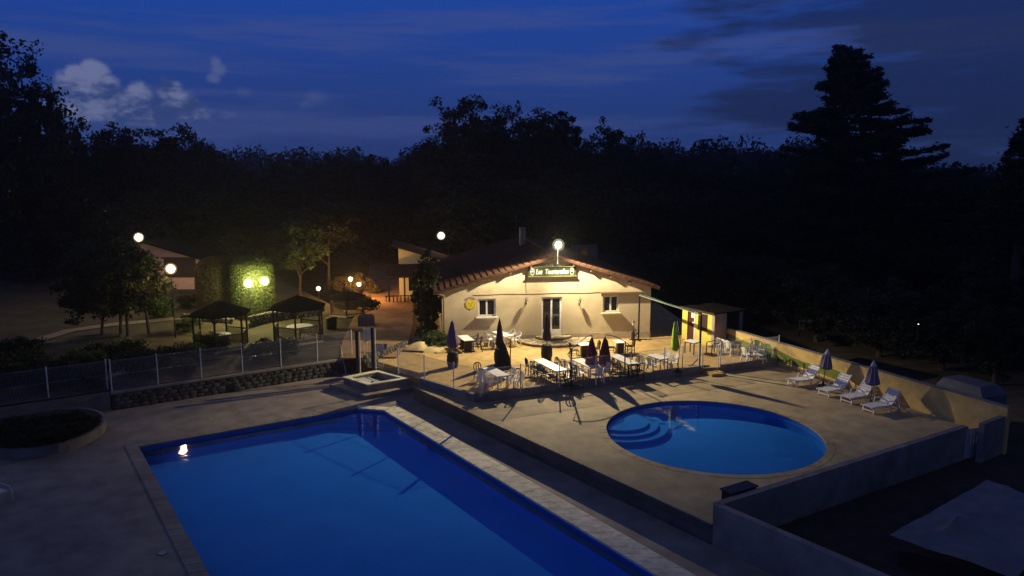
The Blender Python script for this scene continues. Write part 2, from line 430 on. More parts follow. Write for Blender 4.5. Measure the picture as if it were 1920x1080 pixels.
# drive between the garden and the clubhouse, and the pale garden path
def strip(name, pts, half, material, zf, dz=.03):
    mm = MB(); L = []
    for i, p in enumerate(pts):
        p = Vector((p[0], p[1], 0)); q = Vector((*pts[min(i + 1, len(pts) - 1)][:2], 0)); r0 = Vector((*pts[max(i - 1, 0)][:2], 0))
        d = (q - r0).normalized(); nrm = Vector((-d.y, d.x, 0)); h = half[i] if isinstance(half, list) else half
        for s in (-1, -.33, .33, 1):
            c = p + nrm * h * s; mm.v.append((c.x, c.y, zf(c.x, c.y) + dz))
    for i in range(len(pts) - 1):
        for k in range(3):
            a = i * 4 + k; mm.f.append((a, a + 1, a + 5, a + 4))
    return structure(mm.build(name, material, smooth=True))
strip('drive', [(-8.0, 39.5), (-8.3, 43), (-8.8, 48), (-9.4, 53), (-10.3, 60), (-11.2, 68), (-12.4, 78), (-13.2, 84)], [1.6, 2.0, 2.1, 2.0, 2.1, 2.4, 2.8, 3], M_dirt, lambda x, y: gz(min(x, -8.4), y), .05)
strip('path', [tuple(U(a, b, .55)[:2]) for a, b in ((60, 640), (130, 622), (210, 612), (290, 605), (350, 598), (410, 590))], .5, M_stonelight, gz, .05)

# lower deck with the main pool
pool = [U(258, 838, ZL), U(670, 765.5, ZL), U(720, 769, ZL)]
pr = U(1235, 1080, ZL); pl_ = U(390, 1080, ZL)
dr = (pr - pool[2]).normalized(); dl = (pl_ - pool[0]).normalized()
pool += [pool[2] + dr * 27, pool[0] + dl * 24.4]
poolxy = [(p.x, p.y) for p in pool]
def inset(poly, d):
    n = len(poly); out = []
    ar = sum(poly[i][0] * poly[(i + 1) % n][1] - poly[(i + 1) % n][0] * poly[i][1] for i in range(n)); sg = 1 if ar > 0 else -1
    for i in range(n):
        p0, p1, p2 = (Vector(poly[(i + k) % n]) for k in (-1, 0, 1))
        a = (p1 - p0).normalized(); b = (p2 - p1).normalized()
        na = Vector((-a.y, a.x)) * sg; nb = Vector((-b.y, b.x)) * sg
        bis = (na + nb); bis = bis / max(.2, bis.dot(na)); out.append(tuple(p1 + bis * d))
    return out
W1a = U(776, 727, ZU); C1 = U(1336, 986, ZU); W1d = (C1 - W1a).normalized(); W1n = Vector((W1d.y, -W1d.x, 0))   # points to the pool
W1end = C1 + W1d * 22
low = [(-60, 2), (-8, -8), (W1end.x, W1end.y), (W1a.x + .3, W1a.y + .3), (-5.0, 36.2), (-6.3, 38.8), (-9.2, 40.6), (FA.x - 46 * FD.x, FA.y - 46 * FD.y)]
structure(MB().prism(low, ZL - .5, ZL, [poolxy]).build('lower_pool_deck', M_lowdeck))
ZW = ZL - .13
basin = thing('swimming_pool', 'large rectangular blue swimming pool with one cut corner', 'pool')
m = MB(); n = len(poolxy)
PD = ZL - .78
m.v = [(x, y, ZL - .02) for x, y in poolxy] + [(x, y, PD) for x, y in poolxy]
ar = sum(poolxy[i][0] * poolxy[(i + 1) % n][1] - poolxy[(i + 1) % n][0] * poolxy[i][1] for i in range(n))
for i in range(n):
    j = (i + 1) % n; m.f.append((i, j, n + j, n + i) if ar < 0 else (i, n + i, n + j, j))
for i in range(n):
    pass
m.f.append(tuple(n + i for i in range(n)) if ar > 0 else tuple(n + i for i in range(n))[::-1])
m.build('pool_liner', mat('main_pool_liner', (.070, .30, .76), .8, .05, .7, spec=0), basin)
inn = inset(poolxy, .012)
m = MB()
for i in range(n):
    j = (i + 1) % n; m.add([(*inn[i], ZL - .03), (*inn[j], ZL - .03), (*inn[j], ZW - .10), (*inn[i], ZW - .10)], [(0, 1, 2, 3)])
m.build('waterline_band', M_linerb, basin)
# steps across the cut corner
c0, c1 = Vector(poolxy[1]), Vector(poolxy[2]); cd_ = (c1 - c0).normalized(); cn = Vector((cd_.y, -cd_.x))
if (Vector(poolxy[4]) - c0).dot(cn) < 0: cn = -cn
e0 = (Vector(poolxy[0]) - c0).normalized(); e1 = Vector((dr.x, dr.y))
for k in range(3):
    dpt = .32 * (k + 1) + .05; zt = ZW - .10 - .15 * k
    a = c0 + e0 * dpt * 1.5; b = c1 + e1 * dpt * 1.0
    MB().prism([tuple(c0 + cn * .02), tuple(a + cn * .02), tuple(b), tuple(c1 + cn * .02)], PD + .02 - .005 * k, zt).build('pool_step', M_step, basin)
# coping stones: two rows along the far right side, one row elsewhere
ins2 = lambda d: inset(poolxy, -d)
o1, o2 = ins2(.42), ins2(.84)
def stones(pa, pb, qa, qb, ln, parent, material, z0, z1, joint=.012, jit=.012, name='coping_stone', jz=.004):
    L = (pb - pa).length; k = max(1, int(L / ln)); 
    for i in range(k):
        t0, t1 = i / k, (i + 1) / k; g = joint / L
        a, b = pa.lerp(pb, t0 + g), pa.lerp(pb, t1 - g); c, d = qa.lerp(qb, t1 - g), qa.lerp(qb, t0 + g)
        dz = random.uniform(0, jz)
        MB().prism([tuple(a), tuple(b), tuple(c), tuple(d)], z0, z1 + dz).build(name, material, parent)
V2 = Vector
copset = structure(MB().prism(ins2(.43), ZL - .2, ZL + .006, [inset(poolxy, .0)]).build('coping_bed', M_lowdeck))
lip = inset(poolxy, .035)
for i in range(4):
    j = (i + 1) % n
    if i == 3: continue
    stones(V2(lip[i]), V2(lip[j]), V2(o1[i]), V2(o1[j]), .5, copset, M_coping if i else M_lowdeck, ZL - .05, ZL + .024, jz=.002)
    if i == 2: stones(V2(o1[i]), V2(o1[j]), V2(o2[i]), V2(o2[j]), .62, copset, M_coping, ZL - .02, ZL + .024)
stones(V2(lip[4]), V2(lip[0]), V2(o1[4]), V2(o1[0]), .5, copset, M_lowdeck, ZL - .05, ZL + .024, jz=.002)
structure(MB().add([(x, y, ZW) for x, y in poolxy], [tuple(range(n)) if ar > 0 else tuple(range(n))[::-1]]).build('main_pool_water', M_water))

# upper deck with the round pool
YA, YB = U(1463, 683, ZU), U(1800, 797, ZU)      # foot of the yellow wall
YD = (YB - YA).normalized(); YN = Vector((YD.y, -YD.x, 0))     # towards the deck
if YN.x > 0: YN = -YN
RG = U(1810, 798, .4)
T = [U(790, 712, 0), U(893, 743, 0), U(1312, 690, 0), U(1350, 688, 0), U(1463, 674, 0)]
PC = Vector((8.2, 28.40)); PRX = 4.33
circ = lambda r, n=72, c=PC: [(c.x + r * math.cos(2 * math.pi * k / n), c.y + r * math.sin(2 * math.pi * k / n)) for k in range(n)]
Yend = YB + YD * 1.6
upper = [(W1a.x, W1a.y), (C1.x, C1.y), (RG.x, RG.y), (Yend.x, Yend.y), (YA.x, YA.y), (YA.x - .6, YA.y + 1.6), (4, 37.5), (-3.6, 36.2)]
structure(MB().prism(upper, ZU - .9, ZU, [circ(PRX)]).build('upper_pool_deck', M_deck))
rp = thing('round_pool', 'round blue paddling pool with a pale rim on the upper deck', 'pool', (PC.x, PC.y, ZU))
m = MB(); cc = circ(PRX - .004, 72, Vector((0, 0)))
for k in range(72):
    k2 = (k + 1) % 72; a, b = cc[k], cc[k2]; m.add([(*a, -.01), (*b, -.01), (*b, -.56), (*a, -.56)], [(0, 1, 2, 3)])
m.add([(*a, -.56) for a in cc], [tuple(range(72))]); m.build('pool_liner', M_liner, rp)
for k in range(40):
    t0, t1 = 2 * math.pi * (k + .02) / 40, 2 * math.pi * (k + .98) / 40; tm = (t0 + t1) / 2
    ri, ro = PRX - .03, PRX + .27
    MB().prism([(r * math.cos(t), r * math.sin(t)) for r, t in ((ri, t0), (ri, tm), (ri, t1), (ro, t1), (ro, tm), (ro, t0))], -.05, .007).build('coping_stone', M_deck, rp)
for k in range(3):
    aa = R(150); rr = 1.25 + .42 * k
    cx, cyy = PRX * .93 * math.cos(aa), PRX * .93 * math.sin(aa)
    pts = [(cx + rr * math.cos(t), cyy + rr * math.sin(t)) for t in [2 * math.pi * i / 28 for i in range(28)]]
    pts = [p if math.hypot(*p) < PRX - .05 else tuple(Vector(p).normalized() * (PRX - .05)) for p in pts]
    MB().prism(pts, -.55 + .002 * k, -.19 - .10 * k).build('pool_step', M_step, rp)
structure(MB().add([(*a, ZU - .11) for a in circ(PRX - .006)], [tuple(range(72))]).build('round_pool_water', M_water))

# terrace
terr = [tuple(p[:2]) for p in T] + [(YA.x, YA.y + .5), (12.3, 47.5), (11.5, 64), (-8.2, 64), (-8.1, 43), (-7.4, 38.9), (-6.2, 37.8), (-4.9, 36.7)]
structure(MB().prism(terr, -1.6, ZT).build('terrace', M_terrace))
structure(MB().prism([tuple(p[:2]) for p in (T[2] + Vector((.1, -.02, 0)), T[2] + Vector((.45, -.75, 0)), T[3] + Vector((.1, -.75, 0)), T[3] + Vector((-.12, -.02, 0)))], ZU - .1, -.14).build('step', M_terrace))

def wallseg(name, p, q, th, z0, z1, material, label, cat='wall', cap=None, side=0.0, group=None):
    p, q = Vector((p[0], p[1], 0)), Vector((q[0], q[1], 0)); d = (q - p).normalized(); nn = Vector((-d.y, d.x, 0))
    o = thing(name, label, cat, (p.x, p.y, z0), math.atan2(d.y, d.x), group); L = (q - p).length
    MB().box(0, -th / 2 + side, 0, L, th / 2 + side, z1 - z0).build('wall_body', material, o)
    if cap:
        k = max(1, round(L / 1.0))
        for i in range(k):
            MB().box(L * i / k + .006, -th / 2 - .03 + side, z1 - z0, L * (i + 1) / k - .006, th / 2 + .03 + side, z1 - z0 + .045 + random.uniform(0, .004)).build('coping_slab', cap, o)
    return o
wallseg('retaining_wall', T[0], T[1], .20, ZU - .7, .10, M_retain, 'low rendered retaining wall under the fence beside the foot bath', cap=None)
wallseg('retaining_wall', T[1], T[2], .20, ZU - .3, .14, M_retain, 'long low rendered wall between the terrace and the round pool deck')
wallseg('retaining_wall', T[3], T[4], .20, ZU - .3, .14, M_retain, 'short low rendered wall between the gate and the yellow wall')
wallseg('retaining_wall', W1a - W1n * .10, C1 - W1n * .10, .20, ZL - .3, ZU + .02, M_retain, 'rendered retaining wall between the round pool deck and the lower pool', cap=M_deck)
C1p = Vector((C1.x, C1.y, 0))
wallseg('parapet_wall', C1p + W1d * .02 - W1n * .12, C1p + W1d * 16 - W1n * .12, .24, ZL - .5, .40, M_retain, 'dark parapet wall running to the bottom edge along the pool surround')
Rd = (Vector((RG.x, RG.y, 0)) - C1p).normalized()
wallseg('parapet_wall', C1p + Rd * .12, Vector((RG.x, RG.y, 0)), .24, ZO - .6, .40, M_retain, 'dark parapet wall at the front of the round pool deck')
YTOP = ZU + 1.27
Wa = U(1360, 615, YTOP); Wb = U(1890, 765, YTOP)
yw_d = (Vector((Wb.x, Wb.y, 0)) - Vector((Wa.x, Wa.y, 0))).normalized()
M_yw = wallpaint('yellow_wall_paint', Vector((Wa.x, Wa.y, 0)), Vector((Wb.x, Wb.y, 0)), ZU)
yw = wallseg('boundary_wall', Wa, Wb, .20, ZO - .6, YTOP, M_yw, 'long yellow boundary wall with a green painted wave behind the loungers', side=.10)
Lw = (Vector((Wb.x, Wb.y)) - Vector((Wa.x, Wa.y))).length
for i in range(14):
    MB().box(Lw * i / 14 + .004, -.03, YTOP - ZO + .6, Lw * (i + 1) / 14 - .004, .23, YTOP - ZO + .635).build('coping_slab', M_retain, yw)
wallseg('return_wall', U(1838, 797, .55), U(1886, 772, .7), .2, ZO - .6, .62, M_retain, 'dark return wall closing the end of the yellow boundary wall', side=-.05)
# slatted gate between the parapet and the return wall
ga, gb = U(1801, 863, ZO), U(1836, 857, ZO)
gd = Vector((gb.x - ga.x, gb.y - ga.y, 0)); gt = thing('slatted_gate', 'narrow pale slatted gate at the corner of the parapet', 'gate', (ga.x, ga.y, ZO), math.atan2(gd.y, gd.x))
for i in range(7): MB().box(gd.length * i / 7 + .01, -.02, .04, gd.length * (i + 1) / 7 - .01, .02, 1.25).build('slat', M_pale, gt)
for z_ in (.25, .95): MB().box(0, .022, z_, gd.length, .05, z_ + .08).build('rail', M_pale, gt)
# lawn outside
structure(MB().prism([(C1.x + .2, C1.y), (RG.x, RG.y), (19.9, 28.5), (40, 30), (40, -10), (W1end.x + .2, W1end.y)], ZO - .4, ZO).build('lower_yard', M_soil))

# ------------------------------------------------------------------ low stone wall with fence on the left
sw = thing('stone_wall', 'low rough stone wall carrying the fence along the lower pool deck', 'wall', (FA.x, FA.y, ZL), math.atan2(FD.y, FD.x))
Lf = (FB - FA).length
MB().box(-.05, -.02, -.3, Lf, .55, .80).build('wall_core', M_rock2, sw)
MB().box(-.08, -.10, .80, Lf, .60, .90).build('wall_cap', M_retain, sw)
protos = []
for k in range(5):
    mm = MB(); sx_, sz_ = random.uniform(.30, .40), random.uniform(.20, .25); q = 10
    pts = [(math.cos(2 * math.pi * i / q) * sx_ / 2 * random.uniform(.85, 1.12), math.sin(2 * math.pi * i / q) * sz_ / 2 * random.uniform(.85, 1.12)) for i in range(q)]
    pts = [(max(-sx_ * .5, min(sx_ * .5, a * 1.25)), max(-sz_ * .5, min(sz_ * .5, b * 1.25))) for a, b in pts]
    mm.v = [(a, 0, b) for a, b in pts] + [(a * .75, -.06, b * .75) for a, b in pts] + [(0, -.075, 0)]
    for i in range(q):
        j = (i + 1) % q; mm.f.append((i, j, q + j, q + i)); mm.f.append((q + i, q + j, 2 * q))
    protos.append(mm.mesh('stone', [M_rock, M_rock2][k % 2]))
x = .2
for row in range(4):
    x = .15 + .12 * (row % 2)
    while x < Lf - .2:
        o = mobj('stone', random.choice(protos), sw, (x, -.01, .10 + .195 * row)); s = random.uniform(.85, 1.12)
        o.scale = (s, 1, random.uniform(.8, 1.0)); x += .385 * s if random.random() > .06 else .55
M_leftw = M_retain
wallseg('fence_plinth', FA - FD * 24 - FN * .0, FA - FD * .1, .5, ZL - .3, -.02, M_retain, 'dim rendered plinth wall under the fence behind the planter', side=.45)

def wire_panel(mm, L, h, z0, step=.052, r=.0035):
    k = int(L / step)
    for i in range(1, k):
        xx = L * i / k; mm.box(xx - r, -r, z0, xx + r, r, z0 + h)
    for zz in (.03, h * .5, h - .05): mm.box(0, -r * 1.5, z0 + zz - r, L, r * 1.5, z0 + zz + r)
    return mm
def fence(pts, h, label, group=None, pr=.031, z=0.0, post_h=None, pm=None, skip=()):
    p0 = pts[0]; f = thing('mesh_fence', label, 'fence', (p0.x, p0.y, z), 0, group)
    for p in pts: MB().tube([(p.x - p0.x, p.y - p0.y, -.05), (p.x - p0.x, p.y - p0.y, post_h or h + .06)], pr, 8).lathe([(pr + .006, 0), (pr + .006, .02), (.004, .035)], (p.x - p0.x, p.y - p0.y, post_h or h + .06), 8).build('post', pm or M_whitem, f)
    for i in range(len(pts) - 1):
        if i in skip: continue
        a, b = pts[i], pts[i + 1]; d = b - a; d.z = 0
        o = wire_panel(MB(), d.length - .06, h, .04).build('wire_panel', M_wire, f); o.location = (a.x - p0.x + d.x / d.length * .03, a.y - p0.y + d.y / d.length * .03, 0)
        o.rotation_euler = (0, 0, math.atan2(d.y, d.x))
    return f
M_wire = mat('fence_wire', (.40, .40, .42), .5, .05, 3, metal=.2)
def along(p, q, k): return [p.lerp(q, i / k) for i in range(k + 1)]
off = FN * .22
fence(along(FA + off, FB + off - FD * .3, 6), 1.45, 'pale wire mesh fence on top of the stone wall', z=0.0)
fl0 = FA - FD * 24 + FN * .45
fence(along(fl0, FA - FD * .15 + FN * .45, 10), 1.45, 'dim wire mesh fence running off behind the planter', z=-.02)
up = Vector((.02, .03, 0))
fence([U(a, b, .03) for a, b in ((747, 699), (796, 714), (851, 730), (900, 742))], 1.25, 'short wire mesh fence on the terrace edge facing the big pool', z=.03)
fence([U(a, b, .03) for a, b in ((903, 741.5), (976, 733), (1049, 723.5), (1117, 714.5), (1182, 706.5), (1245, 698), (1279, 694), (1310, 690))], 1.25, 'long wire mesh fence between dining terrace and round pool', z=.03)
fence([U(a, b, .04) for a, b in ((1350, 687), (1406, 680), (1459, 674))], 1.3, 'wire mesh fence between the small gate and the yellow wall', z=.04)
# small open gate
ga, gb = U(1316, 694, -.1), U(1346, 692, -.1)
gt = thing('gate', 'small white framed gate in the fence above the round pool', 'gate', (ga.x, ga.y, -.10))
d = gb - ga
MB().tube([(0, 0, 0), (0, 0, 1.3)], .024).build('gate_post', M_whitem, gt); MB().tube([(d.x, d.y, 0), (d.x, d.y, 1.3)], .024).build('gate_post', M_whitem, gt)
p1, p2 = Vector((.07, .01, 0)), Vector((d.x - .07, d.y, 0))
MB().tube([p1 + Vector((0, 0, .1)), p1 + Vector((0, 0, 1.2)), p2 + Vector((0, 0, 1.2)), p2 + Vector((0, 0, .1)), p1 + Vector((0, 0, .1))], .015, 6).build('gate_frame', M_whitem, gt)

# entrance gate beside the foot bath: two dark posts, white frames
for (bx, by, ty, wd, lab) in ((671, 700, 620, 'a', 'dark entrance post at the end of the left fence'), (700, 694, 614, 'b', 'dark entrance post between the open gate leaf and foot bath')):
    p = U(bx, by, -.30); tz = V(bx, ty, p.y).z
    o = thing('gate_post', lab, 'post', p)
    MB().box(-.07, -.07, -.1, .07, .07, tz + .30).build('post_shaft', M_black, o); MB().tube([(.13, .02, -.1), (.13, .02, tz + .22)], .035, 8).build('white_tube', M_whitem, o)
ga = U(690, 688, -.2); gt = thing('gate_leaf', 'open white gate leaf with a sign panel beside the foot bath', 'gate', ga)
gb = U(719, 690, -.2) - ga; up2 = 1.75
MB().tube([(0, 0, 0), (0, 0, 1.35), (gb.x, gb.y, 1.35), (gb.x, gb.y, 0), (0, 0, 0)], .018, 6).build('gate_frame', M_whitem, gt)
o = wire_panel(MB(), gb.length - .04, 1.25, .05).build('wire_panel', M_wire, gt); o.rotation_euler = (0, 0, math.atan2(gb.y, gb.x))
sgp = U(684, 683, -.1); sb = thing('notice_board', 'pale upright notice panel on posts behind the gate posts', 'notice board', sgp)
MB().tube([(0, 0, 0), (0, 0, 2.05)], .025, 6).build('post', M_whitem, sb); MB().tube([(.42, .12, 0), (.42, .12, 2.1)], .025, 6).build('post', M_whitem, sb)
MB().add([(.03, 0, 1.25), (.40, .10, 1.35), (.40, .10, 2.05), (.03, 0, 1.95), (.03, .02, 1.25), (.40, .12, 1.35), (.40, .12, 2.05), (.03, .02, 1.95)], [(0, 1, 2, 3), (7, 6, 5, 4), (0, 4, 5, 1), (1, 5, 6, 2), (2, 6, 7, 3), (3, 7, 4, 0)]).build('panel', M_tubpale, sb)
bb = U(712, 664, .0); o = thing('side_board', 'blue grey flat board standing behind the open gate', 'board', bb, R(-6))
MB().box(-.45, -.03, 0, .45, .03, .62).build('panel', M_blueboard, o); MB().box(-.42, .03, 0, -.36, .25, .06).box(.36, .03, 0, .42, .25, .06).build('foot', M_blueboard, o)
# pool pole leaning on the wall
a, b = U(649, 700, ZL + .25), U(637, 652, .9)
o = thing('pool_brush', 'thin pale pole with a brush head leaning on the stone wall', 'pool brush', U(650, 704, ZL))
v0 = Vector((0, -.1, .03)); v1 = Vector((-.42, .55, 1.62))
MB().tube([v0, v1], .016, 6).build('pole', M_whitem, o); MB().box(-.16, -.16, 0, .16, -.06, .09).build('brush_head', M_pale, o)

# foot bath
fb = [U(644, 707, -.30), U(691, 721.5, -.30), U(768, 709, -.30), U(709, 694, -.30)]
structure(MB().prism(inset([(p.x, p.y) for p in fb], -.50), ZL - .1, ZL + .22).build('landing', M_lowdeck))
fbo = thing('foot_bath', 'square raised foot bath with blue tiled basin beside the terrace', 'foot bath', (fb[0].x, fb[0].y, ZL))
rel = [(p.x - fb[0].x, p.y - fb[0].y) for p in fb]
H_ = ZU - ZL - .02
rin = inset(rel, .22)
MB().prism(rel, 0, H_ - .04, [rin]).build('basin_wall', M_retain, fbo)
ro_ = inset(rel, -.03); ri_ = inset(rel, .25)
for i in range(4):
    stones(V2(ri_[i]), V2(ri_[(i + 1) % 4]), V2(ro_[i]), V2(ro_[(i + 1) % 4]), .7, fbo, M_coping, H_ - .04, H_ + .01)
MB().add([(*p, .12) for p in rin], [(0, 1, 2, 3)]).build('basin_floor', M_tub, fbo)
a_, b_, c_, d_ = [Vector(p) for p in rin]
MB().prism([tuple(a_.lerp(d_, .12)), tuple(b_.lerp(c_, .02)), tuple(b_.lerp(c_, .42)), tuple(a_.lerp(d_, .50))], .12, H_ - .16).build('bath_step', M_tubpale, fbo)
MB().prism([tuple(a_.lerp(d_, .60).lerp(b_.lerp(c_, .5), .05)), tuple(a_.lerp(d_, .56).lerp(b_.lerp(c_, .5), .95)), tuple(a_.lerp(d_, .60).lerp(b_.lerp(c_, .55), .97)), tuple(a_.lerp(d_, .66).lerp(b_.lerp(c_, .55), .05))], .12, H_ - .2).build('divider', M_tubpale, fbo)
mid = b_.lerp(c_, .22).lerp(a_.lerp(d_, .3), .25)
MB().lathe([(.10, 0), (.12, .05), (.07, .10), (.02, .12)], (mid.x, mid.y, H_ - .16), 10).build('drain_cap', M_black, fbo, True)
MB().add([(*p, H_ - .24) for p in rin], [(0, 1, 2, 3)]).build('bath_water', M_water, fbo)

# ------------------------------------------------------------------ clubhouse
A = U(830, 644, 0); B = U(1218, 633, 0); BD = B - A; BW = BD.length; BA = math.atan2(BD.y, BD.x); BD.normalize(); BN = Vector((BD.y, -BD.x, 0))
def FP(px, py, out=0.0):                     # facade coordinates (along, height)
    d = ray(px, py); P0 = A + BN * out; t = (P0 - cam.location).dot(BN) / d.dot(BN); q = cam.location + d * t
    return (q - P0).dot(BD), q.z
EV, APX = 3.25, 5.2
ua = FP(1040, 500)[0]; DEP = 15.0
ch = thing('clubhouse', 'cream gabled clubhouse lit by a lamp over its dark green sign', 'building', A, BA)
def holed(outer, holes, th, material, name, parent, y0=0.0):
    loops = [outer] + holes; flat = [p for l in loops for p in l]
    tri = tessellate_polygon([[Vector((p[0], p[1], 0)) for p in l] for l in loops]); mm = MB(); nf = len(flat)
    mm.v = [(p[0], y0, p[1]) for p in flat] + [(p[0], y0 + th, p[1]) for p in flat]
    for t in tri:
        a, b, c = (Vector(flat[i]) for i in t); up_ = (b - a).x * (c - a).y - (b - a).y * (c - a).x > 0
        t = tuple(t) if up_ else tuple(t)[::-1]; mm.f.append(t); mm.f.append(tuple(nf + i for i in t[::-1]))
    k = 0
    for li, l in enumerate(loops):
        q = len(l); ar_ = sum(l[i][0] * l[(i + 1) % q][1] - l[(i + 1) % q][0] * l[i][1] for i in range(q))
        for i in range(q):
            j = (i + 1) % q; fa = (k + i, nf + k + i, nf + k + j, k + j); mm.f.append(fa if (ar_ < 0) == (li == 0) else fa[::-1])
        k += q
    return mm.build(name, material, parent)
w1 = [*FP(896, 594), *FP(929.5, 560)]; w2 = [*FP(1130, 586), *FP(1160.5, 553.5)]; dd = [*FP(1015, 621), *FP(1053.5, 556.5)]
dd[1] = .34; w2[1] = max(w2[1], 1.25)
rect = lambda q: [(q[0], q[1]), (q[2], q[1]), (q[2], q[3]), (q[0], q[3])]
outer = [(0, 0), (BW, 0), (BW, EV), (ua, APX), (0, EV)]
holed(outer, [rect(w1), rect(w2), rect(dd)], .28, M_plaster, 'gable_wall', ch)
for (x0, x1) in ((-.025, dd[0] - .12), (dd[2] + .12, BW + .02)):
    MB().box(x0, -.028, -.02, x1, 0.02, .42).build('plinth', M_plinth, ch)
MB().box(0, .28, 0, .28, DEP, EV - .002).build('side_wall', M_plaster, ch); MB().box(BW - .28, .28, 0, BW, DEP, EV - .002).build('side_wall', M_plaster, ch)
MB().box(.28, DEP - .28, 0, BW - .28, DEP, EV).build('back_wall', M_plaster, ch)
MB().box(.28, 2.2, .0, BW - .28, 2.3, EV).build('inner_wall', M_darkwood, ch)
def window(q, parent, sill=True, leaves=2, name='window', low=None, sl=None):
    x0, z0, x1, z1 = q; fr = .055
    wn = MB().box(x0, .10, z0, x0 + fr, .16, z1).box(x1 - fr, .10, z0, x1, .16, z1).box(x0 + fr, .10, z1 - fr, x1 - fr, .16, z1).box(x0 + fr, .10, z0, x1 - fr, .16, z0 + fr).build(name, M_pvc, parent)
    mw = (x1 - x0 - 2 * fr) / leaves
    for i in range(leaves):
        a = x0 + fr + mw * i; b = a + mw; s = .05
        zb = (z0 + fr + low) if low else z0 + fr + s
        MB().box(a + .003, .08, z0 + fr + .003, a + s, .14, z1 - fr - .003).box(b - s, .08, z0 + fr + .003, b - .003, .14, z1 - fr - .003).box(a + s, .08, z1 - fr - s, b - s, .14, z1 - fr - .003).box(a + s, .08, z0 + fr + .003, b - s, .14, zb).build('casement', M_pvc, wn)
        MB().box(a + s, .105, zb, b - s, .115, z1 - fr - s).build('pane', M_glass, wn)
    if sill: MB().box(x0 - .10, -(sl or .16), z0 - .08, x1 + .10, .10, z0 - .004).build('sill', M_pvc if not sl else M_plaster, wn)
    return wn
window(w1, ch); window(w2, ch, sl=.24)
dw = window(dd, ch, False, 2, 'door', .30)
xm = (dd[0] + dd[2]) / 2
MB().box(xm + .02, .03, dd[1] + 1.0, xm + .05, .08, dd[1] + 1.18).tube([(xm + .035, .03, dd[1] + 1.1), (xm + .15, .03, dd[1] + 1.1)], .012, 6).build('handle', M_zinc, dw)
# roof
OV, OVS = .32, .42
def slope_pts(side):
    ue = -OVS if side < 0 else BW + OVS
    run = abs(ue - ua); sl_ = (APX - EV) / (ua if side < 0 else BW - ua); ze = APX - sl_ * run
    return Vector((ua, 0, APX + .10)), Vector((ue, 0, ze + .10))
for side in (-1, 1):
    r0, e0_ = slope_pts(side); dvec = e0_ - r0; L = dvec.length; du = dvec.normalized(); nn = Vector((-du.z, 0, du.x)) * (1 if side > 0 else -1)
    if nn.z < 0: nn = -nn
    mm = MB(); a, b = r0 - nn * .10, e0_ - nn * .10
    mm.add([(a.x, -OV + .03, a.z), (b.x, -OV + .03, b.z), (b.x, DEP + .3, b.z), (a.x, DEP + .3, a.z), (r0.x, -OV + .03, r0.z), (e0_.x, -OV + .03, e0_.z), (e0_.x, DEP + .3, e0_.z), (r0.x, DEP + .3, r0.z)],
           [(0, 1, 2, 3), (4, 7, 6, 5), (0, 4, 5, 1), (1, 5, 6, 2), (3, 2, 6, 7)])
    rf = mm.build('roof_deck', M_wood, ch)
    nc = int(L / .37); st = L / nc; cw = .24
    tile = MB()
    for c in range(nc):
        base_ = r0 + du * st * c; end_ = base_ + du * (st + .05)
        ncol = int((DEP + .3 + OV) / cw)
        for k in range(ncol):
            y0 = -OV + k * cw; mm = tile if k > 0 else MB()
            prof = [(0, .025), (.055, .07), (.12, .085), (.185, .07), (.24, .025)]
            va = [base_ + nn * (h * .8) + Vector((0, y0 + yy, 0)) for yy, h in prof]; vb = [end_ + nn * (h + .035) + Vector((0, y0 + yy, 0)) for yy, h in prof]
            fs = [(i, i + 1, i + 6, i + 5) for i in range(4)]
            vc = [end_ + Vector((0, y0 + yy, 0)) for yy, h in prof]
            fs += [(5 + i, 6 + i, 11 + i, 10 + i) for i in range(4)]
            if k == 0:
                vd = [base_ + Vector((0, y0, 0)) - nn * .10, end_ + Vector((0, y0, 0)) - nn * .10]
                mm.add(va + vb + vc + vd, fs + [(0, 5, 16, 15)]); mm.build('verge_tile', M_tile, rf)
            else: mm.add(va + vb + vc, fs)
    tile.build('roof_tiling', M_tile, rf, kind='stuff')
rg = MB(); 
for k in range(40):
    y0 = -OV - .02 + k * .39; rt = MB().tube([(ua, y0, APX + .13), (ua, y0 + .41, APX + .15)], .12, 10); rt.build('ridge_tile', M_tile, ch)
for px, py in ((874.5, 532), (916, 519), (957.5, 508), (996.5, 498.5), (1076, 498.5), (1109, 503), (1146.5, 512.5), (1183, 523)):
    u, z = FP(px, py, .3); sl_ = (APX - EV) / (ua if u < ua else BW - ua); z = APX - sl_ * abs(u - ua) - .10
    MB().box(u - .06, -OV + .06, z - .09, u + .06, 0, z + .085).build('purlin', M_wood, ch)
MB().box(ua - .06, -OV + .06, APX - .26, ua + .06, 0, APX - .01).build('ridge_beam', M_wood, ch)
MB().tube([(.10, -.10, EV - .25), (.10, -.10, .0)], .05, 8).tube([(-.38, -.25, EV - .12), (.10, -.10, EV - .25)], .045, 8).build('drainpipe', M_copper, ch)
MB().box(-.50, -OV, EV - .17, -.40, DEP, EV - .06).build('gutter', M_copper, ch)
cp = FP(985, 455); chy = 9.0
MB().box(ua - .9, chy, APX - .5, ua - .5, chy + .45, APX + 1.25).build('chimney', M_retain, ch)
MB().tube([(x_, -.012, 2.98 + .02 * math.sin(x_ * 2)) for x_ in np.linspace(1.9, BW - 1.6, 20)], .012, 5).tube([(dd[0] - .95, -.012, 2.95), (dd[0] - 1.0, -.012, 4.15)], .010, 5).build('cable', M_copper, ch)
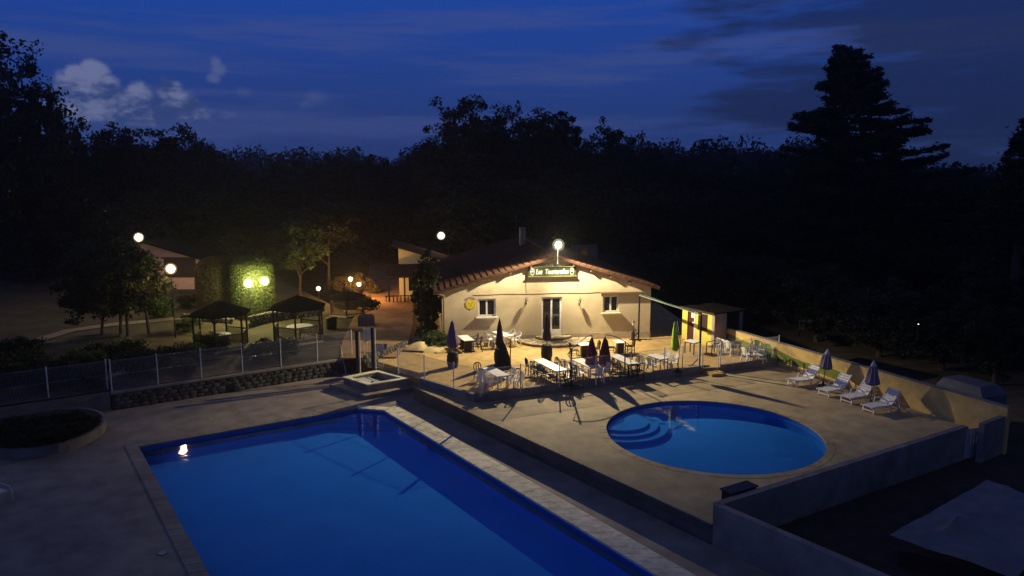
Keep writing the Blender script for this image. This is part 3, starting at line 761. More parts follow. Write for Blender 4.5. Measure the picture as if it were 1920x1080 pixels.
# side wing with porch on the drive
PV0 = V(776, 600, 57.0); wing = thing('porch_wing', 'side wing with a porch roof and a lit patch of wall behind the cypress', 'building', (PV0.x - .1, 57.0, .0), BA)
holed([(-1.0, 0), (3.2, 0), (3.2, 3.3), (-1.0, 4.55)], [[(-.25, 1.15), (.5, 1.15), (.5, 2.3), (-.25, 2.3)]], .25, M_plaster, 'wall', wing)
MB().box(-.25, .1, 1.15, .5, .16, 2.3).build('window', M_glass, wing)
MB().add([(-1.5, -1.0, 4.85), (3.4, -1.0, 3.35), (3.4, 4, 3.35), (-1.5, 4, 4.85), (-1.5, -1.0, 4.95), (3.4, -1.0, 3.45), (3.4, 4, 3.45), (-1.5, 4, 4.95)], [(0, 3, 2, 1), (4, 5, 6, 7), (0, 1, 5, 4), (1, 2, 6, 5), (2, 3, 7, 6), (3, 0, 4, 7)]).build('roof', M_tile, wing)
MB().add([(-2.0, -1.8, 2.45), (1.5, -1.8, 2.45), (1.5, -.02, 3.2), (-2.0, -.02, 3.2), (-2.0, -1.8, 2.57), (1.5, -1.8, 2.57), (1.5, -.02, 3.32), (-2.0, -.02, 3.32)], [(0, 3, 2, 1), (4, 5, 6, 7), (0, 1, 5, 4), (1, 2, 6, 5), (2, 3, 7, 6), (3, 0, 4, 7)]).build('porch_roof', M_tile, wing)
for xx in (-1.8, -.6, 1.3): MB().box(xx, -1.75, 0, xx + .12, -1.63, 2.45).build('porch_post', M_darkwood, wing)
for xx in range(13): MB().box(-2.0 + xx * .28, -1.74, .12, -1.93 + xx * .28, -1.68, 1.0).build('baluster', M_darkwood, wing)
MB().box(-2.05, -1.76, 1.0, 1.5, -1.66, 1.07).build('handrail', M_darkwood, wing)

# sign
s0, s1 = FP(990.5, 518, .1), FP(1080, 500, .1)
su0, sz0, su1, sz1 = s0[0], s0[1], s1[0], s1[1]
def fworld(u, out, z): return A + BD * u + BN * out + Vector((0, 0, z))
sg = thing('name_sign', 'dark green name board under the gable with white italic lettering', 'sign', fworld(su0, .03, sz0), BA)
SW, SH = su1 - su0, sz1 - sz0
MB().box(0, -.09, 0, SW, 0, SH).build('board', M_sign, sg)
MB().box(-.04, -.14, -.05, SW + .04, 0, .0).build('bottom_trim', M_signtrim, sg)
MB().box(-.02, -.13, SH, SW + .02, 0, SH + .035).build('top_trim', M_signtrim, sg)
def text_obj(s, size, material, name, parent, loc, shear=0.0, off=0.0, space=1.0, fit=None):
    cu = bpy.data.curves.new('lettering', 'FONT'); cu.body = s; cu.size = size; cu.shear = shear; cu.offset = off; cu.extrude = .004; cu.align_x = 'CENTER'; cu.align_y = 'CENTER'; cu.space_character = space
    to = bpy.data.objects.new('tmp', cu); COL.objects.link(to); dg = bpy.context.evaluated_depsgraph_get(); dg.update()
    me = bpy.data.meshes.new_from_object(to.evaluated_get(dg)); bpy.data.objects.remove(to); me.materials.clear(); me.materials.append(material)
    if fit:
        xs_ = [v.co.x for v in me.vertices]; ys_ = [v.co.y for v in me.vertices]; kx = fit[0] / (max(xs_) - min(xs_)); ky = fit[1] / (max(ys_) - min(ys_)); mx_ = (max(xs_) + min(xs_)) / 2; my_ = (max(ys_) + min(ys_)) / 2
        for v in me.vertices: v.co = ((v.co.x - mx_) * kx, (v.co.y - my_) * ky, v.co.z)
    o = mobj(name, me, parent, loc); o.rotation_euler = (R(90), 0, 0); return o
text_obj('Les  Tourterelles', SH * .66, M_signtext, 'lettering', sg, (SW * .5, -.098, SH * .50), .25, .007, 1.0, (SW * .68, SH * .58))
for cx in (.085, .915):
    em = MB(); q = 20; rx_, rz_ = SW * .042, SH * .40
    for k in range(q):
        t0, t1 = 2 * math.pi * k / q, 2 * math.pi * (k + 1) / q
        em.add([(rx_ * r_ * math.cos(t), 0, rz_ * r_ * math.sin(t)) for r_, t in ((1, t0), (1, t1), (.88, t1), (.88, t0))], [(0, 3, 2, 1)])
    em.add([(-rx_ * .7, -.002, -.01), (rx_ * .7, -.002, -.01), (rx_ * .7, -.002, .03), (-rx_ * .7, -.002, .03)], [(0, 1, 2, 3)])
    em.add([(-.03, -.002, .09), (.03, -.002, .09), (0, -.002, .17)], [(0, 1, 2)])
    em.build('crest', M_signtext, sg, loc=(SW * cx, -.094, SH * .5))
# round yellow emblem under a lilac arc
eu, ez = FP(882, 571); er = abs(FP(891.5, 571)[0] - eu)
e = thing('wall_emblem', 'round yellow painted emblem under a lilac arc beside the left window', 'emblem', fworld(eu, .004, ez), BA)
MB().lathe([(er, 0), (er, .012)], n=28, M=Matrix.Rotation(R(90), 4, 'X')).build('disc', M_yellow, e)
mm = MB()
for k in range(14):
    t = 2 * math.pi * k / 14; r_ = er * .86; c = Vector((r_ * math.cos(t), -.016, r_ * math.sin(t))); s_ = random.uniform(.015, .035)
    mm.add([c + Vector((-s_, 0, -s_)), c + Vector((s_, 0, -s_)), c + Vector((s_ * .5, 0, s_)), c + Vector((-s_ * .5, 0, s_))], [(0, 1, 2, 3)])
for (x_, z_, sx_, sz_) in ((-.09, .06, .03, .05), (.06, .04, .05, .02), (.02, -.08, .08, .02), (.10, .10, .02, .04)):
    mm.box(x_ - sx_, -.016, z_ - sz_, x_ + sx_, -.013, z_ + sz_)
mm.build('print_marks', M_olive, e, kind='stuff')
mm = MB()
for k in range(12):
    t0, t1 = R(48 + 84 * k / 12), R(48 + 84 * (k + 1) / 12)
    mm.add([(er * r_ * math.cos(t), -.01, er * (r_ * math.sin(t)) - .01) for r_, t in ((1.55, t0), (1.55, t1), (1.2, t1), (1.2, t0))], [(0, 3, 2, 1)])
mm.build('arc_banner', M_lilac, e)
# wall lanterns (unlit)
def lantern_head(parent, z, y=0.0, s=1.0):
    MB().lathe([(.05 * s, 0), (.085 * s, .16 * s), (.09 * s, .17 * s)], (0, y, z), 6).build('lantern_glass', M_tubpale, parent)
    MB().lathe([(.11 * s, .17 * s), (.05 * s, .26 * s), (.012 * s, .28 * s), (.012 * s, .32 * s)], (0, y, z), 6).lathe([(.02 * s, -.04 * s), (.055 * s, -.004 * s)], (0, y, z), 6).build('lantern_cap', M_copper, parent)
for px, lab in ((986, 'unlit wall lantern on the facade left of the glazed door'), (1085.5, 'unlit wall lantern on the facade right of the glazed door')):
    u, z = FP(px, 567); o = thing('wall_lantern', lab, 'lantern', fworld(u, .0, z), BA, 'wall lanterns')
    MB().box(-.05, -.03, -.12, .05, -.002, .06).tube([(0, -.03, -.05), (0, -.12, -.09), (0, -.27, -.04), (0, -.27, .0)], .016, 6).build('bracket', M_copper, o)
    lantern_head(o, .02, -.27, 1.15)
# little garden lanterns by the facade
for px, py, hgt, lab in ((877, 641, .78, 'small dark post lantern behind the slatted white table'), (1187, 638, .95, 'small post lantern on a dark bottle shaped base by the awning pole')):
    o = thing('post_lantern', lab, 'lantern', U(px, py, 0))
    MB().lathe([(.11, 0), (.12, .03), (.115, hgt * .5), (.05, hgt * .66), (.03, hgt * .7), (.03, hgt - .04)], n=10).build('base', M_black, o, True); lantern_head(o, hgt, 0, 1.15)

# mast with the big lamp over the ridge
LAMP = V(1047, 459, A.lerp(B, .55).y - 1.15)
mast_b = fworld(ua + .12, OV + .0, APX - .35)
fl = thing('roof_lamp', 'bright white lamp on a thin mast above the ridge of the clubhouse', 'lamp', mast_b)
lr = LAMP - mast_b
MB().tube([(0, 0, 0), (0, -.04, .9), lr + Vector((-.10, 0, -.16))], .028, 8).tube([(0, .5, .1), (0, 0, .1)], .02, 6).build('mast', M_whitem, fl)
G_white = glow('lamp_glow_white', (1.0, .90, .60), 14)
MB().lathe([(.36 * math.sin(t), -.36 * math.cos(t)) for t in [.2 + 2.8 * k / 11 for k in range(12)]], tuple(lr), 20).build('globe', glow('opal_white', (1, .85, .45), .16), fl, True)  # outer shell added as a painted halo round the bulb
MB().lathe([(.02, -.20), (.13, -.15), (.19, -.05), (.20, .02), (.16, .12), (.08, .18), (.01, .20)], tuple(lr), 16).build('bulb', G_white, fl, True)
MB().lathe([(.07, -.24), (.08, -.20), (.05, -.19)], tuple(lr), 10).build('collar', M_zinc, fl)
def point(name, parent, loc, power, col, r=.12, batwing=False):
    ld = bpy.data.lights.new(name, 'POINT'); ld.energy = power; ld.color = col; ld.shadow_soft_size = r
    o = bpy.data.objects.new(name, ld); COL.objects.link(o); o.parent = parent; o.location = loc
    if batwing:                                   # light throw shaped by hand: out over the terrace, little upwards or behind
        ld.use_nodes = True; t = ld.node_tree; e_ = t.nodes['Emission']
        g = t.nodes.new('ShaderNodeNewGeometry'); sp = t.nodes.new('ShaderNodeSeparateXYZ'); t.links.new(g.outputs['Incoming'], sp.inputs[0])
        cv = t.nodes.new('ShaderNodeFloatCurve'); c_ = cv.mapping.curves[0]      # input: downward component 0..1
        pts = [(0, .03), (.12, .06), (.22, .10), (.30, .34), (.38, .56), (.48, .62), (.58, .48), (.80, .38), (.93, .50), (1, .60)]
        for k, (x_, y_) in enumerate(pts):
            if k < 2: c_.points[k].location = (x_, y_)
            else: c_.points.new(x_, y_)
        cv.mapping.update()
        ng = t.nodes.new('ShaderNodeMath'); ng.operation = 'MULTIPLY'; ng.inputs[1].default_value = -1; ng.use_clamp = True
        t.links.new(sp.outputs[2], ng.inputs[0]); t.links.new(ng.outputs[0], cv.inputs['Value'])
        dt = t.nodes.new('ShaderNodeVectorMath'); dt.operation = 'DOT_PRODUCT'; dt.inputs[1].default_value = batwing[0]; t.links.new(g.outputs['Incoming'], dt.inputs[0])
        mr = t.nodes.new('ShaderNodeMapRange'); mr.interpolation_type = 'SMOOTHSTEP'; t.links.new(dt.outputs['Value'], mr.inputs[0])
        for i, v in enumerate((.25, .62, 1.0, .02)): mr.inputs[i + 1].default_value = v
        mu = t.nodes.new('ShaderNodeMath'); mu.operation = 'MULTIPLY'; t.links.new(cv.outputs[0], mu.inputs[0]); t.links.new(mr.outputs[0], mu.inputs[1])
        m2 = t.nodes.new('ShaderNodeMath'); m2.operation = 'MULTIPLY'; m2.inputs[1].default_value = batwing[1]; t.links.new(mu.outputs[0], m2.inputs[0])
        t.links.new(m2.outputs[0], e_.inputs['Strength'])
    return o
WARM = (1.0, .84, .55)
point('lamp_light', fl, lr, 3000, WARM, .07, (tuple(-BN), 5.0))

# stone steps before the door
du_ = (dd[0] + dd[2]) / 2
stp = thing('stone_steps', 'two tier half round flagstone steps in front of the glazed door', 'steps', fworld(du_, 0, 0), BA)
def halfdisc(r, sq, z0, z1, parent, ox=0.0, rows=None, edge_m=M_flag):
    base_ = [( ox + r * math.cos(t), -r * sq * math.sin(t)) for t in [math.pi * k / 24 for k in range(25)]]
    MB().prism(base_, z0, z1 - .03).build('tread_core', M_grout, parent)
    rad = [r * q for q in rows]
    for a_, b_ in zip(rad[:-1], rad[1:]):
        k = max(3, int(math.pi * (a_ + b_) / 2 / .42)); cuts = [0] + sorted(min(.98, max(.02, (i + random.uniform(-.25, .25)) / k)) for i in range(1, k)) + [1]
        for t0, t1 in zip(cuts[:-1], cuts[1:]):
            g = .012 / max(.2, b_); t0, t1 = math.pi * (t0 + g), math.pi * (t1 - g); tm = (t0 + t1) / 2
            ii, oo = a_ + .012 + random.uniform(0, .02), b_ - .008 + random.uniform(-.02, .015)
            MB().prism([(ox + rr * math.cos(t), -.04 - rr * sq * math.sin(t)) for rr, t in ((ii, t0), (ii, tm), (ii, t1), (oo, t1), (oo, tm), (oo, t0))], z1 - .05, z1 + random.uniform(0, .012)).build('flagstone', edge_m, parent)
halfdisc(2.35, .85, 0, .16, stp, .15, [.10, .30, .48, .66, .83, 1.02])
halfdisc(1.10, .72, .12, .32, stp, .10, [.08, .55, 1.03])

# ------------------------------------------------------------------ awning stand
pA, pB = U(1197, 637, 0), U(1311, 687, 0)
aw = thing('awning_stand', 'rolled green awning carried on two dark posts by the hut', 'awning', pA)
dB = pB - pA; HA = 2.78
for q, nm in ((Vector((0, 0, 0)), 0), (dB, 1)):
    MB().box(q.x - .045, q.y - .045, .05, q.x + .045, q.y + .045, HA).build('post', M_black, aw)
    MB().box(q.x - .55, q.y - .06, .0, q.x + .55, q.y + .06, .06).box(q.x - .06, q.y - .45, .0, q.x + .06, q.y - .06, .055).bar((q.x - .4, q.y, .05), (q.x, q.y, .5), .05).build('foot', M_black, aw)
nrm = Vector((-dB.y, dB.x, 0)).normalized()
MB().bar((0, 0, HA + .04), (dB.x, dB.y, HA + .04), .05, .05).build('beam', M_zinc, aw)
MB().tube([(nrm * s * .10) + dB * q + Vector((0, 0, HA + .10 + .03 * math.sin(q * 9))) for s in (0,) for q in [i / 14 for i in range(15)]], .035, 8).build('rolled_canvas', M_awn, aw, True)
u0, zz = FP(1127, 549.5, .15); u1, _ = FP(1209, 549, .15)
ab_ = thing('wall_awning', 'closed awning cassette on the facade above the right window', 'awning', fworld(u0, .0, zz), BA)
MB().box(0, -.20, -.05, u1 - u0, -.02, .03).build('cassette', M_copper, ab_); MB().box(.05, -.022, -.2, .12, 0, .0).box(u1 - u0 - .12, -.022, -.2, u1 - u0 - .05, 0, .0).build('bracket', M_copper, ab_)

# ------------------------------------------------------------------ hut
h0, h1, h2 = U(1278, 634, 0), U(1333, 649, 0), U(1355, 645, 0)
hut = thing('hut', 'small yellow and green hut with a brown door at the yellow wall', 'hut', h0)
HD = (h1 - h0); HL = HD.length; ha = math.atan2(HD.y, HD.x); hn = Vector((-HD.y, HD.x, 0)).normalized()
hb = bpy.data.objects.new('hut_body', None)
def HP(u, v, z): q = HD.normalized() * u + hn * v; return Vector((q.x, q.y, z))
def hbox(name, u0, v0, z0, u1, v1, z1, material, parent=hut):
    c = [HP(u0, v0, z0), HP(u1, v0, z0), HP(u1, v1, z0), HP(u0, v1, z0), HP(u0, v0, z1), HP(u1, v0, z1), HP(u1, v1, z1), HP(u0, v1, z1)]
    return MB().add(c, [(0, 3, 2, 1), (4, 5, 6, 7), (0, 1, 5, 4), (1, 2, 6, 5), (2, 3, 7, 6), (3, 0, 4, 7)]).build(name, material, parent)
def hu(px):     # along the side wall from a pixel column
    d = ray(px, 600); nn = Vector((HD.y, -HD.x, 0)).normalized(); t = (h0 - cam.location).dot(nn) / d.dot(nn); return (cam.location + d * t - h0).dot(HD.normalized())
HH = 1.98; ud0, ud1, uw0, uw1 = hu(1289), hu(1303), hu(1309), hu(1327)
hbox('side_wall', 0, 0, 0, ud0, .22, HH, M_hutyel); hbox('side_wall', ud1, 0.002, 0, uw0, .22, HH, M_hutyel)
hbox('side_wall', uw0, 0, 0, uw1, .22, .85, M_hutyel); hbox('side_wall', uw1, 0, .95, HL, .22, HH, M_hutyel); hbox('side_wall', uw1, 0, 0, HL, .22, .64, M_hutyel); hbox('painted_band', uw1, 0.002, .64, HL, .22, .95, M_hutgr)
hbox('lintel', uw0, .004, 1.85, uw1, .22, HH, M_hutyel); hbox('lintel', ud0, .004, 1.92, ud1, .22, HH, M_hutyel)
hbox('opening_dark', uw0 + .02, .16, .85, uw1 - .02, .2, 1.85, M_darkwood)  # dark sheet standing in for the unlit inside of the opening
hbox('counter', uw0, -.10, .85, uw1, .16, .90, M_wood)
hd = hbox('door', ud0 + .02, .08, .03, ud1 - .02, .13, 1.91, M_door)
hbox('notice', ud0 + .25, .072, 1.45, ud0 + .48, .079, 1.75, M_signtext, hd); hbox('notice', ud0 + .36, .072, 1.12, ud0 + .52, .079, 1.20, M_signtext, hd)
hbox('door_handle', ud0 + .12, .04, 1.0, ud0 + .16, .08, 1.1, M_zinc, hd); hbox('door_frame', ud1 - .05, -.02, 0, ud1 + .03, .0, 1.95, M_pvc)
hbox('front_wall', HL, .0, 0, HL + .22, 1.0, HH, M_hutbei); hbox('back_wall', .0, 2.4, 0, HL, 2.6, HH, M_hutbei); hbox('far_wall', -.02, .22, 0, .2, 2.4, HH, M_hutbei); hbox('near_wall', HL - .3, 1.0, 0, HL - .1, 2.6, HH, M_darkwood)  # near wall coloured dark for the shade on this side of the hut
hbox('roof', -.12, -.10, HH, HL + .26, 2.7, HH + .07, M_shingle); hbox('roof_edge', -.13, -.12, HH - .03, HL + .27, -.101, HH + .08, M_darkwood)

# ------------------------------------------------------------------ furniture prototypes (facing +x)
def make_armchair(material, lab):
    t = thing('plastic_armchair', lab, 'chair')
    s = MB(); s.add([(-.22, -.21, .42), (.25, -.25, .44), (.25, .25, .44), (-.22, .21, .42), (-.22, -.21, .40), (.25, -.25, .405), (.25, .25, .405), (-.22, .21, .40)], [(0, 1, 2, 3), (7, 6, 5, 4), (0, 4, 5, 1), (1, 5, 6, 2), (2, 6, 7, 3), (3, 7, 4, 0)]).build('seat', material, t)
    b = MB(); pts = []
    for k in range(9):
        a = -1 + 2 * k / 8; y = .25 * a; x = -.22 - .04 * (1 - a * a); h = .86 - .10 * abs(a) ** 3; pts.append((x, y, h))
    for i in range(8):
        p, q = pts[i], pts[i + 1]; dn = .03
        if i % 2 == 0 or i in (3, 4, 5):
            b.add([(p[0] + .02, p[1] * .85, .42), (q[0] + .02, q[1] * .85, .42), (q[0] - .08, q[1], q[2]), (p[0] - .08, p[1], p[2]), (p[0], p[1] * .85, .42), (q[0], q[1] * .85, .42), (q[0] - .10, q[1], q[2]), (p[0] - .10, p[1], p[2])], [(0, 1, 2, 3), (7, 6, 5, 4), (0, 3, 7, 4), (1, 5, 6, 2), (3, 2, 6, 7)])
    b.tube([(p[0] - .09, p[1], p[2]) for p in pts], .018, 6).build('backrest', material, t)
    for y in (-1, 1):
        MB().tube([(-.30, .25 * y, .74), (-.15, .29 * y, .66), (.10, .30 * y, .645), (.22, .29 * y, .63), (.26, .275 * y, .55)], .022, 6).build('armrest', material, t)
        MB().bar((.25, .26 * y, 0), (.24, .265 * y, .60), .045, .06).build('leg', material, t); MB().bar((-.30, .24 * y, 0), (-.22, .215 * y, .44), .045, .06).build('leg', material, t)
    return t
def make_bistro(material, lab):
    t = thing('bistro_chair', lab, 'chair')
    MB().box(-.22, -.21, .425, .22, .21, .46).build('seat', material, t)
    arc = [(-.21, -.19, .44), (-.25, -.195, .70), (-.27, -.16, .83), (-.28, -.08, .88), (-.28, .08, .88), (-.27, .16, .83), (-.25, .195, .70), (-.21, .19, .44)]
    MB().tube(arc, .026, 6).tube([(-.22, -.06, .45), (-.275, -.06, .875)], .024, 5).tube([(-.22, .06, .45), (-.275, .06, .875)], .024, 5).build('backrest', material, t)
    for (x, y) in ((.19, .18), (.19, -.18), (-.20, .18), (-.20, -.18)):
        MB().tube([(x * 1.18, y * 1.12, 0), (x, y, .44)], .024, 6).build('leg', material, t)
    MB().tube([(.20, -.19, .20), (-.21, -.19, .20)], .016, 5).tube([(.20, .19, .20), (-.21, .19, .20)], .016, 5).build('stretcher', material, t)
    return t
P_white = make_armchair(M_white, 'white plastic chair'); P_black = make_bistro(M_black, 'black metal bistro chair'); P_green = make_armchair(M_greenpl, 'green plastic chair')
P_grey = make_armchair(M_darkgreyt, 'dark grey plastic armchair')

TABLES = []
def table(c, desc, style='ped', top=M_tabletop, z=.74, scale=(1, 1)):
    p = [U(a, b, z) for a, b in c]; ctr = sum(p, Vector()) / 4; ax = ((p[3] - p[0]) + (p[2] - p[1])) / 2; L = ax.length * scale[0]; W = ((p[1] - p[0]) + (p[2] - p[3])).length / 2 * scale[1]
    W = max(.62, min(.86, W)); ang = math.atan2(ax.y, ax.x)
    t = thing('dining_table', desc, 'table', (ctr.x, ctr.y, 0), ang)
    k = max(1, round(L / .8)) if L > 1.3 else 1
    for i in range(k): MB().box(-L / 2 + L * i / k + .003, -W / 2, z - .03, -L / 2 + L * (i + 1) / k - .003, W / 2, z).build('tabletop', top, t)
    if style == 'ped':
        for i in range(k):
            cx = -L / 2 + L * (i + .5) / k
            MB().box(cx - .11, -.20, .04, cx + .11, .20, z - .03).build('pedestal', M_black, t)
            MB().bar((cx - .26, -.26, .02), (cx + .26, .26, .02), .06, .04).bar((cx - .26, .26, .021), (cx + .26, -.26, .021), .06, .04).build('foot', M_black, t)
    else:
        lm = M_white if style == 'white' else M_darkgreyt if style == 'grey' else M_black
        for sx_ in (-1, 1):
            for sy_ in (-1, 1): MB().box(sx_ * (L / 2 - .07) - .025, sy_ * (W / 2 - .07) - .025, 0, sx_ * (L / 2 - .07) + .025, sy_ * (W / 2 - .07) + .025, z - .03).build('leg', lm, t)
        MB().box(-L / 2 + .06, -W / 2 + .06, z - .09, L / 2 - .06, W / 2 - .06, z - .031).build('apron', lm, t)
    t['_'] = 0; del t['_']
    return dict(o=t, c=Vector((ctr.x, ctr.y, 0)), L=L, W=W, a=ang, d=desc)
def chairs(tb, items, group):
    """items: (kind, side, position along, label, pull-out)"""
    ca, sa = math.cos(tb['a']), math.sin(tb['a'])
    for kind, side, t, lab, pull in items:
        if side == 'l': lx, ly, fa = t * tb['L'] / 2, -(tb['W'] / 2 + .12 + pull), math.pi / 2
        elif side == 'r': lx, ly, fa = t * tb['L'] / 2, tb['W'] / 2 + .12 + pull, -math.pi / 2
        elif side == 'n': lx, ly, fa = tb['L'] / 2 + .12 + pull, t * tb['W'] / 2, math.pi
        else: lx, ly, fa = -tb['L'] / 2 - .12 - pull, t * tb['W'] / 2, 0
        loc = tb['c'] + Vector((ca * lx - sa * ly, sa * lx + ca * ly, 0))
        pr_ = {'w': P_white, 'b': P_black, 'g': P_green, 'd': P_grey}[kind]
        place(pr_, loc, tb['a'] + fa + random.uniform(-.15, .15), lab, group)
GC = 'chairs on the dining terrace'
t1 = table([(857.5, 628.7), (876, 628), (890, 638), (870, 639)], 'white table with black pedestals beside the purple parasol barrel')
chairs(t1, [('d', 'r', -.5, 'dark round backed chair behind the table at the purple parasol, left one', .12), ('d', 'r', .55, 'dark round backed chair behind the table at the purple parasol, right one', .12),
            ('b', 'l', .3, 'dark chair between the purple parasol barrel and its white table', .1)], GC)
t2 = table([(921.7, 620.8), (937, 620.3), (962, 629), (947, 631)], 'white table with white legs against the facade below the left window', 'white')
chairs(t2, [('w', 'l', -.3, 'white chair left of the table below the left window, back one', .25), ('w', 'l', .7, 'white chair left of the table below the left window, front one', .2),
            ('w', 'r', -.2, 'white chair right of the table below the left window, back one', .12), ('w', 'r', .7, 'white chair right of the table below the left window, front one', .12)], GC)
t3 = table([(901.7, 689.7), (926.7, 687), (954, 703.3), (933.3, 705.8)], 'white table in the fence corner nearest the big pool', 'white')
chairs(t3, [('w', 'l', -.35, 'white chair on the left of the corner table, back one', .05), ('w', 'l', .55, 'white chair on the left of the corner table, front one', .05),
            ('b', 'f', -.9, 'black chair at the far left end of the corner table', .2), ('w', 'r', .25, 'white chair on the right of the corner table, back one', .15), ('w', 'r', 1.0, 'white chair on the right of the corner table, front one', .2)], GC)
t4 = table([(998, 674), (1019, 672), (1064, 693), (1042.5, 696)], 'long white table left of the burgundy parasols', 'black')
it = [('b', 'l', -.9 + .52 * k, 'black chair on the near side of the left long table, %s from the left' % ('first', 'second', 'third', 'fourth')[k], .02 + .03 * (k % 2)) for k in range(4)]
it += [('b', 'r', -.55, 'black chair on the far side of the left long table, left one', .1), ('b', 'r', -.05, 'black chair on the far side of the left long table, middle one', .1), ('b', 'r', .9, 'black chair on the far side of the left long table, right one', .1), ('b', 'n', .35, 'black chair at the right end of the left long table', .12)]
chairs(t4, it, GC)
t5 = table([(1071, 673), (1092.5, 671.7), (1127, 687.5), (1106, 689.5)], 'long white table half hidden by the left burgundy parasol', 'white')
chairs(t5, [('w', 'l', -.75 + .62 * k, 'white chair on the near side of the middle long table, %s from the left' % ('first', 'second', 'third', 'fourth')[k], .08) for k in range(3)] + [('w', 'r', .85, 'white chair on the far side of the middle long table beside the right burgundy parasol', .1), ('w', 'n', -.1, 'white chair at the right end of the middle long table', .1)], GC)
t6 = table([(1080, 643), (1102.5, 641.7), (1112, 646.7), (1089, 648)], 'small white pedestal table at the edge of the stone steps')
chairs(t6, [('b', 'l', .2, 'black chair left of the small table by the stone steps', .15), ('b', 'r', .1, 'black chair right of the small table by the stone steps', .15)], GC)
t7 = table([(1146.7, 637.8), (1170, 637), (1176.7, 642), (1159, 643.3)], 'small white pedestal table nearest the awning post')
chairs(t7, [('b', 'l', .2, 'black chair left of the small table nearest the awning post', .12), ('b', 'r', .1, 'black chair right of the small table nearest the awning post', .12)], GC)
t8 = table([(1141, 665), (1157.5, 663.7), (1198, 681), (1179, 683)], 'long white table right of the burgundy parasols', 'black')
it = [('b', 'l', -.8 + .52 * k, 'black chair on the near side of the right long table, %s from the left' % ('first', 'second', 'third', 'fourth')[k], .02 + .03 * (k % 2)) for k in range(4)]
it += [('b', 'r', -.5, 'black chair on the far side of the right long table, left one', .08), ('b', 'r', .2, 'black chair on the far side of the right long table, middle one', .08), ('b', 'n', .3, 'black chair at the right end of the right long table', .12)]
chairs(t8, it, GC)
t9 = table([(1210, 665), (1231.7, 663), (1256.7, 671.7), (1237.5, 673)], 'white table with white chairs beside the lime parasol', 'black')
chairs(t9, [('w', 'l', -.5, 'white chair on the left of the table by the lime parasol, back one', .1), ('w', 'l', .5, 'white chair on the left of the table by the lime parasol, front one', .1), ('w', 'r', -.4, 'white chair on the right of the table by the lime parasol, back one', .12), ('w', 'r', .7, 'white chair on the right of the table by the lime parasol, front one', .15)], GC)
t10 = table([(1283, 638), (1293, 636), (1312, 640), (1305, 643)], 'narrow pale folding table in front of the hut door', 'black')
t11 = table([(1349, 635), (1367, 633.6), (1392, 642), (1375, 643)], 'long dark grey table along the yellow wall', 'grey', M_darkgreyt)
chairs(t11, [('w', 'l', -.55, 'pale chair pushed under the dark grey table, left one', -.15), ('w', 'l', .05, 'pale chair pushed under the dark grey table, middle one', -.15), ('w', 'l', .65, 'pale chair pushed under the dark grey table, right one', -.15)], GC)
for kind, px, py, rz, lab in (('d', 1336, 663, 200, 'dark grey armchair standing alone by the hut corner'), ('w', 1402, 679, 20, 'white chair in the corner by the yellow wall, leftmost one'), ('w', 1412, 672, 60, 'white chair in the corner by the yellow wall, middle one'),
                              ('g', 1417, 668, 250, 'green armchair against the yellow wall, back one'), ('g', 1432, 675, 230, 'green armchair against the yellow wall, front one'), ('w', 1424, 679, 140, 'white chair in the corner by the yellow wall, rightmost one')):
    place({'w': P_white, 'g': P_green, 'd': P_grey}[kind], U(px, py, 0), R(rz), lab, GC)

# parasols
def canopy(mm, z0, z1, r, M=None, tie=.45, n=24, c=(0, 0, 0)):
    h = z1 - z0
    return mm.lathe([(r * .55, z0), (r * 1.0, z0 + h * .10), (r * .95, z0 + h * .22), (r * .72, z0 + h * tie), (r * .62, z0 + h * .62), (r * .42, z0 + h * .80), (r * .30, z0 + h * .86), (r * .34, z0 + h * .865), (r * .22, z0 + h * .93), (.02, z1)], c, n, .14, 8, M)
def barrel_parasol(px, py, tip, mt, lab, blab, r=.24, zb=.98):
    p = U(px, py, 0); zt = V(px, tip, p.y).z
    b = thing('barrel', blab, 'barrel', p, random.random(), 'wooden barrels holding parasols')
    BH = .88; rr = lambda z: .25 + .075 * math.sin(math.pi * z / BH)
    for k in range(16):
        t0, t1 = 2 * math.pi * (k + .02) / 16, 2 * math.pi * (k + .98) / 16; mm = MB()
        zs = [0, .22, .44, .66, BH]
        for z in zs: mm.v += [(rr(z) * math.cos(t0), rr(z) * math.sin(t0), z), (rr(z) * math.cos(t1), rr(z) * math.sin(t1), z)]
        for i in range(4): mm.f.append((2 * i, 2 * i + 1, 2 * i + 3, 2 * i + 2))
        mm.build('stave', M_barrel, b)
    for z in (.06, .27, .61, .82): MB().lathe([(rr(z) + .006, z - .025), (rr(z) + .008, z), (rr(z) + .006, z + .025)], n=24).build('hoop', M_hoop, b, True)
    MB().lathe([(.24, .80), (.245, .84)], n=20).build('barrel_head', M_barrel, b)
    o = thing('parasol', lab, 'parasol', (p.x, p.y, .842))
    MB().tube([(0, 0, 0), (0, 0, zt - .842)], .022, 8).build('pole', M_whitem if mt is M_purple else M_wood, o)
    canopy(MB(), zb + .15 - .842, zt - .842 - .02, r).build('canopy', mt, o, True)
    MB().lathe([(.012, zt - .842 - .03), (.025, zt - .842 + .01), (.008, zt - .842 + .05)], n=8).build('finial', M_wood, o, True)
    return o
barrel_parasol(849, 689, 600, M_purple, 'closed purple parasol standing in the leftmost barrel', 'dark wooden barrel under the purple parasol', .30, .92)
barrel_parasol(937, 683, 597, M_night, 'closed dark parasol in the barrel beside the black cantilever parasol', 'dark wooden barrel half hidden by the black cantilever parasol', .21, .80)
barrel_parasol(1025, 675, 588, M_night, 'closed dark parasol in the barrel in front of the glazed door', 'dark wooden barrel in front of the stone steps', .21, .95)
